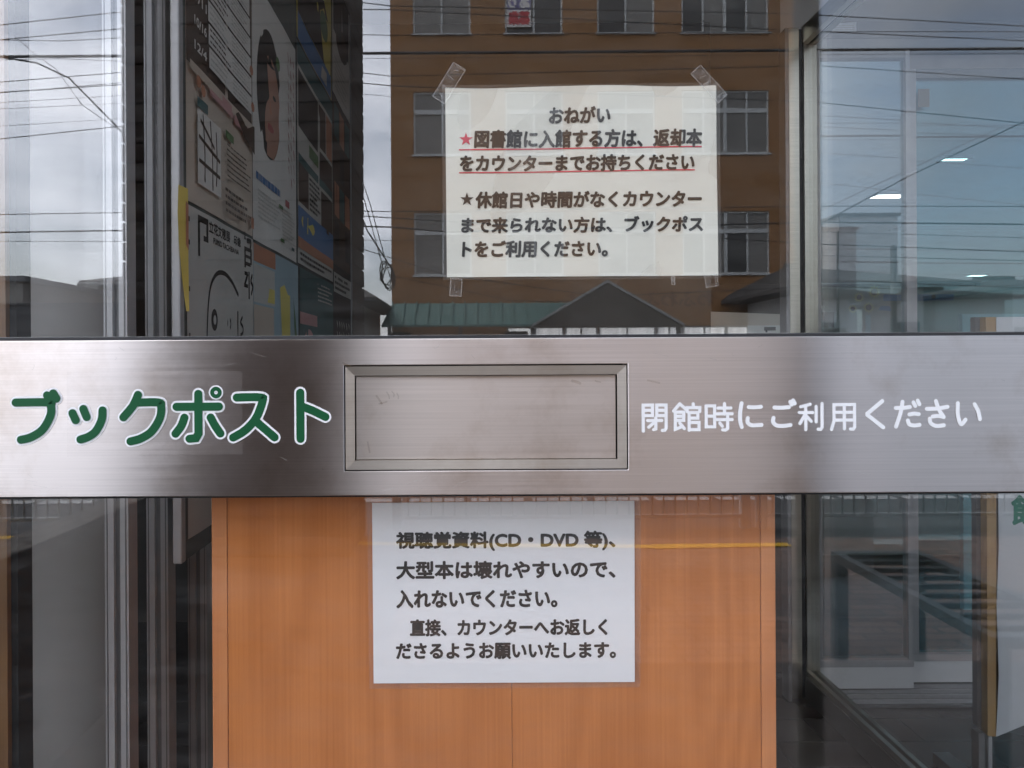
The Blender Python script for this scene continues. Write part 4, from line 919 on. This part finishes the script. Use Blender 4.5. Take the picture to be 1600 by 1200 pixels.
# 3 portrait
p = Poster(1.832, 2.29, 1.428, 2.04, cw, 5)
p.ell(0.33, 0.62, 0.25, 0.26, cdk, 32); p.ell(0.35, 0.575, 0.21, 0.205, csk, 32)
p.ell(0.34, 0.80, 0.17, 0.06, cdk, 24)
for u in (0.26, 0.43): p.ell(u, 0.63, 0.035, 0.010, cdk, 12)
p.shape([(0.345, 0.60), (0.38, 0.55), (0.31, 0.55)], cor); p.ell(0.345, 0.49, 0.07, 0.016, cpi, 12); p.rect(0.28, 0.42, 0.37, 0.41, csk); p.ell(0.52, 0.80, 0.05, 0.03, cgr, 10)
p.vlines(0.74, 0.97, 0.36, 0.92, 3, cpi); p.lines(0.05, 0.62, 0.235, 0.27, 1, cbl, 0.8); p.rect(0.68, 0.78, 0.22, 0.25, cpi)
p.lines(0.08, 0.55, 0.09, 0.21, 7, cgy, 0.4); p.lines(0.58, 0.95, 0.06, 0.21, 9, cgy, 0.4); p.rect(0.50, 0.60, 0.19, 0.205, cgr); p.rect(0.54, 0.63, 0.05, 0.065, cgr); p.rect(0.82, 0.90, 0.04, 0.055, cte)
p.done('white poster with oval portrait and red handwriting, upper in the second column')
# 4 map
p = Poster(1.832, 2.31, 0.83, 1.420, cln, 6)
p.rect(0.0, 0.42, 0.93, 1.0, cor); p.rect(0.0, 0.40, 0.77, 0.92, cgy); p.rect(0.2, 0.4, 0.78, 0.84, cye); p.rect(0.0, 0.38, 0.62, 0.76, cb); p.rect(0.05, 0.36, 0.45, 0.60, cb)
for i in range(7): p.rect(0.02 + 0.05 * i, 0.055 + 0.05 * i, 0.46 + 0.04 * (i % 3), 0.53 + 0.03 * (i % 4), (cye, cgr, cor)[i % 3])
p.shape([(0.52, 0.86), (0.62, 0.88), (0.70, 0.84), (0.76, 0.84), (0.76, 0.64), (0.70, 0.60), (0.56, 0.64)], cye); p.shape([(0.86, 0.84), (0.92, 0.74), (0.98, 0.60), (0.92, 0.58), (0.88, 0.70)], cgr)
p.vlines(0.56, 0.76, 0.30, 0.56, 2, cte); p.vlines(0.80, 0.92, 0.25, 0.60, 1, cpk)
p.done('light blue poster with yellow map shape, lower in the second column')
# 5 yellow and blue
p = Poster(2.30, 2.88, 2.085, 2.58, cye, 7)
p.rect(0.02, 0.98, 0.0, 0.16, cbl); p.shape([(0.02, 0.16), (0.98, 0.16), (0.98, 0.45), (0.75, 0.60), (0.5, 0.50), (0.3, 0.75), (0.02, 0.80)], cdk); p.ell(0.75, 0.42, 0.12, 0.10, cgr, 10); p.rect(0.60, 0.82, 0.03, 0.12, cgy)
p.done('yellow and blue poster with dark figures, topmost in the third column')
# 6 teal with photos
p = Poster(2.30, 2.89, 1.430, 2.075, cgy, 8)
p.rect(0, 1, 0.90, 1.0, cte); p.rect(0.02, 0.55, 0.62, 0.88, cdk); p.rect(0.57, 0.76, 0.66, 0.88, cbr); p.rect(0.78, 0.98, 0.66, 0.88, cor); p.rect(0.57, 0.98, 0.50, 0.64, cbr); p.rect(0.3, 0.56, 0.54, 0.60, cgr); p.rect(0.02, 0.98, 0.46, 0.50, cte)
p.rect(0.02, 0.28, 0.28, 0.46, cbr); p.lines(0.30, 0.60, 0.28, 0.45, 7, cdk, 0.5); p.rect(0.62, 0.98, 0.24, 0.44, cbr); p.rect(0.0, 1.0, 0.12, 0.26, cbl); p.ell(0.25, 0.20, 0.18, 0.04, cye, 12); p.rect(0.0, 1.0, 0.07, 0.12, cor); p.lines(0.04, 0.96, 0.01, 0.06, 2, cdk, 0.5)
p.done('grey and teal flyer sheet with dark photographs, middle of the third column')
# 7 dark with pink
p = Poster(2.32, 2.89, 0.83, 1.420, cte, 9)
p.rect(0, 1, 0.84, 1.0, cte); p.rect(0.0, 0.48, 0.72, 0.78, cpk); p.ell(0.25, 0.50, 0.20, 0.20, cpk); p.ell(0.75, 0.42, 0.16, 0.22, cor); p.ell(0.5, 0.3, 0.08, 0.3, cdk); p.lines(0.5, 0.95, 0.86, 0.97, 5, cgy, 0.4)
p.done('dark teal poster with rounded pink shapes, lower in the third column')
# 8-10
p = Poster(2.90, 3.315, 2.13, 2.58, cw, 10); p.rect(0.05, 0.95, 0.52, 1.0, cdk); p.ell(0.5, 0.55, 0.35, 0.14, cbr, 12); p.lines(0.1, 0.9, 0.05, 0.34, 6, cgy, 0.4); p.done('white poster with dark upper picture, topmost in the farthest column')
p = Poster(2.90, 3.315, 1.50, 2.12, cbr, 11)
for i in range(4):
    for j in range(3): p.rect(0.06 + j * 0.31, 0.33 + j * 0.31, 0.06 + i * 0.235, 0.26 + i * 0.235, (cdk, cte, cbr, cor)[(i * 3 + j * 2) % 4])
p.done('dark brown poster with a grid of small pictures, middle of the farthest column')
p = Poster(2.90, 3.315, 0.83, 1.49, cdk, 12); p.rect(0.0, 1.0, 0.86, 0.97, cgy); p.lines(0.05, 0.95, 0.87, 0.96, 3, cdk, 0.5); p.vlines(0.1, 0.9, 0.2, 0.7, 6, cgy); p.done('dark poster with pale top strip, lowest in the farthest column')
q = MB(); fy = [(1.352, 1.386, 1.448), (1.347, 1.386, 1.40), (1.352, 1.386, 1.35), (1.364, 1.387, 1.30), (1.376, 1.388, 1.26), (1.386, 1.389, 1.235)]
for (a, b, z), (a2, b2, z2) in zip(fy, fy[1:]):
    q.poly([(BX + 0.006, a - CD, z), (BX + 0.006, a2 - CD, z2), (BX + 0.010, b2 - CD, z2), (BX + 0.010, b - CD, z)], col('bright_yellow', (0.75, 0.55, 0.01)), True)
q.poly([(BX + 0.0105, 1.374 - CD, 1.425), (BX + 0.0103, 1.374 - CD, 1.35), (BX + 0.0113, 1.384 - CD, 1.34), (BX + 0.0115, 1.384 - CD, 1.42)], cor)
tag(q.build('flyer'), 'narrow bright yellow flyer curling off the near edge of the notice board', 'flyer')

# ================================================================== RIGHT: VESTIBULE
VX = 1.108
t = thing('glazed_partition', 'stainless framed glass side wall of the vestibule running back from the front glass', 'partition', (VX + 0.03, 1.0, 0))
ye = 2.65 - CD
q = MB(); q.box((VX, 0.10, 0.012), (VX + 0.05, ye, 0.085), M_post); q.box((VX + 0.004, 0.10, 0.085), (VX + 0.018, ye, 0.105), M_frame); q.box((VX + 0.032, 0.10, 0.085), (VX + 0.046, ye, 0.105), M_frame); q.build('bottom_rail', t)
q = MB(); q.box((VX, 0.10, 2.19), (VX + 0.021, ye, 2.245), M_frame); q.box((VX + 0.031, 0.10, 2.19), (VX + 0.052, ye, 2.245), M_frame); q.box((VX + 0.021, 0.10, 2.196), (VX + 0.031, ye, 2.245), M_rubber); q.build('top_rail', t)
boxobj('upper_panel', (VX + 0.004, 0.10, 2.245), (VX + 0.048, 2.84 - CD, 2.62), M_kick, t)
boxobj('glass_pane', (VX + 0.022, 0.10, 0.095), (VX + 0.030, ye, 2.196), M_glass2, t)
xp0, xp1, xp2, xp3 = vx(1230, 2.65), vx(1251, 2.65), vx(1259, 2.65), vx(1279, 2.65)
q = MB(); q.box((xp0 + 0.012, ye + 0.001, 0.012), (xp1, ye + 0.05, 2.245), M_frame); q.box((xp1, ye + 0.012, 0.012), (xp2, ye + 0.05, 2.245), M_rubber); q.box((xp2, ye + 0.001, 0.012), (xp3, ye + 0.05, 2.245), M_frame); q.box((xp0, ye + 0.004, 0.0), (xp0 + 0.012, ye + 0.06, 2.245), M_alud)
q.build('corner_post', t)
VY = 2.67 - CD
t = thing('vestibule_lintel', 'pale header panel above the inner sliding doors with small label', 'panel', (2.0, VY, 2.2))
boxobj('board', (VX + 0.06, VY, vz(62, 2.67)), (4.2, VY + 0.12, 2.62), M_lwall, t)
boxobj('shadow_track', (VX + 0.06, VY + 0.01, vz(78, 2.67)), (4.2, VY + 0.11, vz(62, 2.67)), M_alud, t)
q = MB(); frl = front_frame(2.665); q.poly([frl(1302, 40), frl(1302, 53), frl(1341, 53), frl(1341, 38)], mat('label_white', (0.75, 0.78, 0.82), 0.5))
for i in range(3): q.poly([frl(1306, 43 + i * 3.2, 0.0003), frl(1306, 44 + i * 3.2, 0.0003), frl(1337, 43.6 + i * 3.2, 0.0003), frl(1337, 42.6 + i * 3.2, 0.0003)], cgy)
q.build('label', t)
def door(px0, px1, Y, ptop, label, gm, sw, kx1=None):
    y = Y - CD; x0, x1 = vx(px0, Y), vx(px1, Y); z1 = vz(ptop, Y)
    t = thing('entrance_door', label, 'door', ((x0 + x1) / 2, y, 0), 'inner automatic doors of the vestibule')
    q = MB(); q.box((x0, y, 0.125), (x0 + sw, y + 0.035, z1), M_alu); q.box((x1 - sw, y, 0.125), (x1, y + 0.035, z1), M_alu); q.box((x0 + sw, y, z1 - 0.03), (x1 - sw, y + 0.035, z1), M_alud); q.build('frame', t)
    q = MB(); q.box((x0, y - 0.003, 0.028), (x1, y + 0.035, 0.10), M_kick); q.build('kick_plate', t)
    boxobj('bottom_rail', (x0, y - 0.006, 0.101), (x1, y + 0.035, 0.125), M_alu, t)
    boxobj('glass_pane', (x0 + sw, y + 0.014, 0.125), (x1 - sw, y + 0.020, z1 - 0.03), gm, t)
    return t
door(1277, 1424, 2.69, 80, 'fixed glass leaf with pale kick plate beside the corner post', M_vglass, 0.014)
t = door(1420, 1760, 2.74, 112, 'tinted sliding glass leaf with pale kick plate at the right', M_tglass, 0.030)
boxobj('header', (vx(1420, 2.74), 2.74 - CD, vz(112, 2.74) + 0.001), (vx(1760, 2.74), 2.74 - CD + 0.035, vz(70, 2.74)), mat('header_board', (0.40, 0.37, 0.35), 0.6), t)
boxobj('sticker', (vx(1437, 2.735), 2.735 - CD - 0.002, vz(171, 2.735)), (vx(1454, 2.735), 2.735 - CD + 0.002, vz(143, 2.735)), mat('khaki_sticker', (0.22, 0.19, 0.13), 0.6), t)
t = thing('door_track', 'grooved metal floor track under the inner sliding doors', 'track', (2.1, 1.78, 0))
boxobj('base', (VX + 0.06, 2.60 - CD, 0.001), (4.2, 2.80 - CD, 0.008), M_alud, t)
for yy in (2.615, 2.655, 2.695, 2.735): boxobj('rib', (VX + 0.06, yy - CD, 0.008), (4.2, yy - CD + 0.008, 0.02), M_alu, t)
# standing sign
M_sign = mat('sign_white', (0.62, 0.64, 0.66), 0.5, 0, 0.03, 4)
t = thing('standing_sign', 'white standing signboard with tan wooden edge and green characters in the vestibule', 'sign', (1.45, 1.15, 0))
SYd = 2.05; ys = SYd - CD
q = MB(); q.prism([P(1556, 740, SYd), P(1553, 1156, SYd), P(1600, 1137, SYd), P(1760, 1105, SYd), P(1760, 740, SYd)], (0, 0.02, 0), M_sign); q.prism([P(1556, 740, SYd), P(1760, 740, SYd), P(1760, 500, SYd), P(1556, 500, SYd)], (0, 0.02, 0), M_sign); q.build('board', t)
q = MB(); q.prism([P(1541, 500, SYd), P(1540, 1154, SYd), P(1553, 1156, SYd), P(1558, 1060, SYd), P(1555, 950, SYd), P(1559, 860, SYd), P(1557, 500, SYd)], (0, 0.025, 0), M_tan); q.build('wooden_edge', t)
q = MB(); q.prism([P(1524, 500, SYd + 0.03), P(1524, 1140, SYd + 0.03), P(1541, 1150, SYd + 0.03), P(1541, 500, SYd + 0.03)], (0, 0.02, 0), M_alud); q.build('back_post', t)
q = MB(); q.box((vx(1526, SYd), ys, 0.0), (vx(1536, SYd), ys + 0.03, vz(1150, SYd)), M_alud); q.box((vx(1543, SYd), ys + 0.005, 0.0), (vx(1549, SYd), ys + 0.03, vz(1157, SYd)), M_alu); q.box((vx(1524, SYd), ys - 0.12, 0.0), (vx(1552, SYd), ys + 0.2, 0.03), M_alud); q.build('foot', t)
q = MB(); tpix(q, '館', SYd, 1578, 1630, 778, 826, mat('sign_green', (0.02, 0.20, 0.13), 0.5), 1.6, 0.0006); q.build('lettering', t)
# reception notices and decorations beyond the doors
t = thing('sunflower_board', 'pale display board with yellow paper sunflowers beyond the vestibule doors', 'display board', P(1400, 560, 4.6))
M_disp = mat('display_board', (0.42, 0.42, 0.38), 0.8, 0, 0.06, 3)
DY = 4.6; q = MB(); a = P(1270, 452, DY); b = P(1640, 640, DY); q.box((a.x, a.y, 0), (b.x, a.y + 0.05, a.z), M_disp); q.build('board', t)
frd = front_frame(DY)
for cx_, cy_, r in ((1342, 468, 8), (1366, 460, 10), (1357, 484, 9), (1332, 486, 7), (1458, 468, 7)):
    q = MB()
    for k in range(12):
        a = k * math.pi / 6; q.poly([frd(cx_ + r * .5 * math.cos(a - .25), cy_ + r * .5 * math.sin(a - .25), 0.004), frd(cx_ + r * 1.15 * math.cos(a), cy_ + r * 1.15 * math.sin(a), 0.006), frd(cx_ + r * .5 * math.cos(a + .25), cy_ + r * .5 * math.sin(a + .25), 0.004)], cye)
    for k in range(10):
        a = k * math.pi / 5; q.poly([frd(cx_, cy_, 0.008), frd(cx_ + r * .55 * math.cos(a), cy_ + r * .55 * math.sin(a), 0.007), frd(cx_ + r * .55 * math.cos(a + .63), cy_ + r * .55 * math.sin(a + .63), 0.007)], cbr)
    q.build('sunflower', t)
q = MB(); q.poly([frd(1284, 491, 0.005), frd(1284, 515, 0.005), frd(1303, 515, 0.005), frd(1303, 491, 0.005)], cbr); q.poly([frd(1380, 464, 0.005), frd(1380, 474, 0.005), frd(1490, 474, 0.005), frd(1490, 464, 0.005)], cbl); q.poly([frd(1352, 496, 0.005), frd(1352, 560, 0.005), frd(1360, 560, 0.005), frd(1360, 496, 0.005)], cln); q.poly([frd(1376, 482, 0.005), frd(1372, 488, 0.005), frd(1392, 490, 0.005), frd(1390, 482, 0.005)], cbl); q.build('cut_paper', t)
t = thing('counter_sign', 'pale framed sign with small blue emblem beyond the tinted door', 'sign', P(1560, 560, 3.6))
q = MB(); a = P(1504, 495, 3.6); b = P(1720, 495, 3.6); q.box((a.x, a.y, 0.0), (b.x, a.y + 0.03, a.z), M_sign); q.build('board', t)
fre = front_frame(3.6); q = MB()
for k, (dx, dy, w, h) in enumerate(((0, 0, 3, 18), (-5, 4, 2, 12), (5, 4, 2, 12), (0, -2, 10, 2), (0, 6, 12, 2), (0, 13, 10, 2), (0, 18, 12, 2))): q.poly([fre(1522 + dx - w / 2, 503 + dy, 0.001 + k * 1e-5), fre(1522 + dx - w / 2, 503 + dy + (h if h < 3 else h), 0.001 + k * 1e-5), fre(1522 + dx + w / 2, 503 + dy + h, 0.001 + k * 1e-5), fre(1522 + dx + w / 2, 503 + dy, 0.001 + k * 1e-5)], cbl)
q.build('emblem', t)
t = thing('ceiling_beam', 'dropped grey ceiling beam beyond the tinted door', 'beam', (6.0, 8.2, 2.4))
boxobj('casing', (vx(1412, 9.0), 9.0 - CD, vz(347, 9.0)), (10.1, 9.3 - CD, 2.615), M_lwall, t); boxobj('trim', (vx(1412, 9.0), 8.97 - CD, vz(347, 9.0) - 0.02), (10.1, 8.995 - CD, vz(347, 9.0) + 0.03), M_inwall, t)
# ceiling lights
M_lamp = emit_mat('lamp_diffuser', (1.0, 1.0, 0.95), 1.6)
for px, py, w, hd, lab in ((1390, 310, 47, 0.085, 'lit ceiling light panel seen largest, left of the three'), (1493, 253, 36, 0.035, 'lit ceiling light panel highest of the three'), (1527, 435, 25, 0.11, 'lit ceiling light panel farthest and lowest of the three')):
    Y = F * (2.6 - EYE) / (PY - py); x = vx(px, Y); hw = w / F * Y / 2; y = Y - CD
    t = thing('ceiling_light', lab, 'ceiling light', (x, y, 2.6), 'ceiling light panels of the library')
    boxobj('diffuser', (x - hw, y - hd, 2.597), (x + hw, y + hd, 2.605), M_lamp, t)
    q = MB()
    for a, b in (((x - hw - .02, y - hd - .02, 2.594), (x - hw, y + hd + .02, 2.62)), ((x + hw, y - hd - .02, 2.594), (x + hw + .02, y + hd + .02, 2.62)), ((x - hw, y - hd - .02, 2.594), (x + hw, y - hd, 2.62)), ((x - hw, y + hd, 2.594), (x + hw, y + hd + .02, 2.62))): q.box(a, b, M_lwall)
    q.build('trim_frame', t)
# small pale papers on the added dark partition, right of the gable
t = thing('paper_notice', 'dim tan paper pinned low on the added dark partition left of the corner post', 'notice', P(1170, 525, 3.46))
frp = front_frame(3.46)
q = MB(); q.poly([frp(1111, 489), frp(1111, 560), frp(1234, 560), frp(1232, 494)], cb); q.build('sheet', t)
q = MB(); q.poly([frp(1168, 511, 0.001), frp(1168, 560, 0.001), frp(1230, 560, 0.001), frp(1230, 511, 0.001)], cw); q.poly([frp(1196, 514, 0.002), frp(1196, 522, 0.002), frp(1199, 522, 0.002), frp(1199, 514, 0.002)], cdk); q.poly([frp(1194, 513.5, 0.0025), frp(1194, 519, 0.0025), frp(1212, 519, 0.0025), frp(1212, 513.5, 0.0025)], cdk); q.build('inner_slip', t)
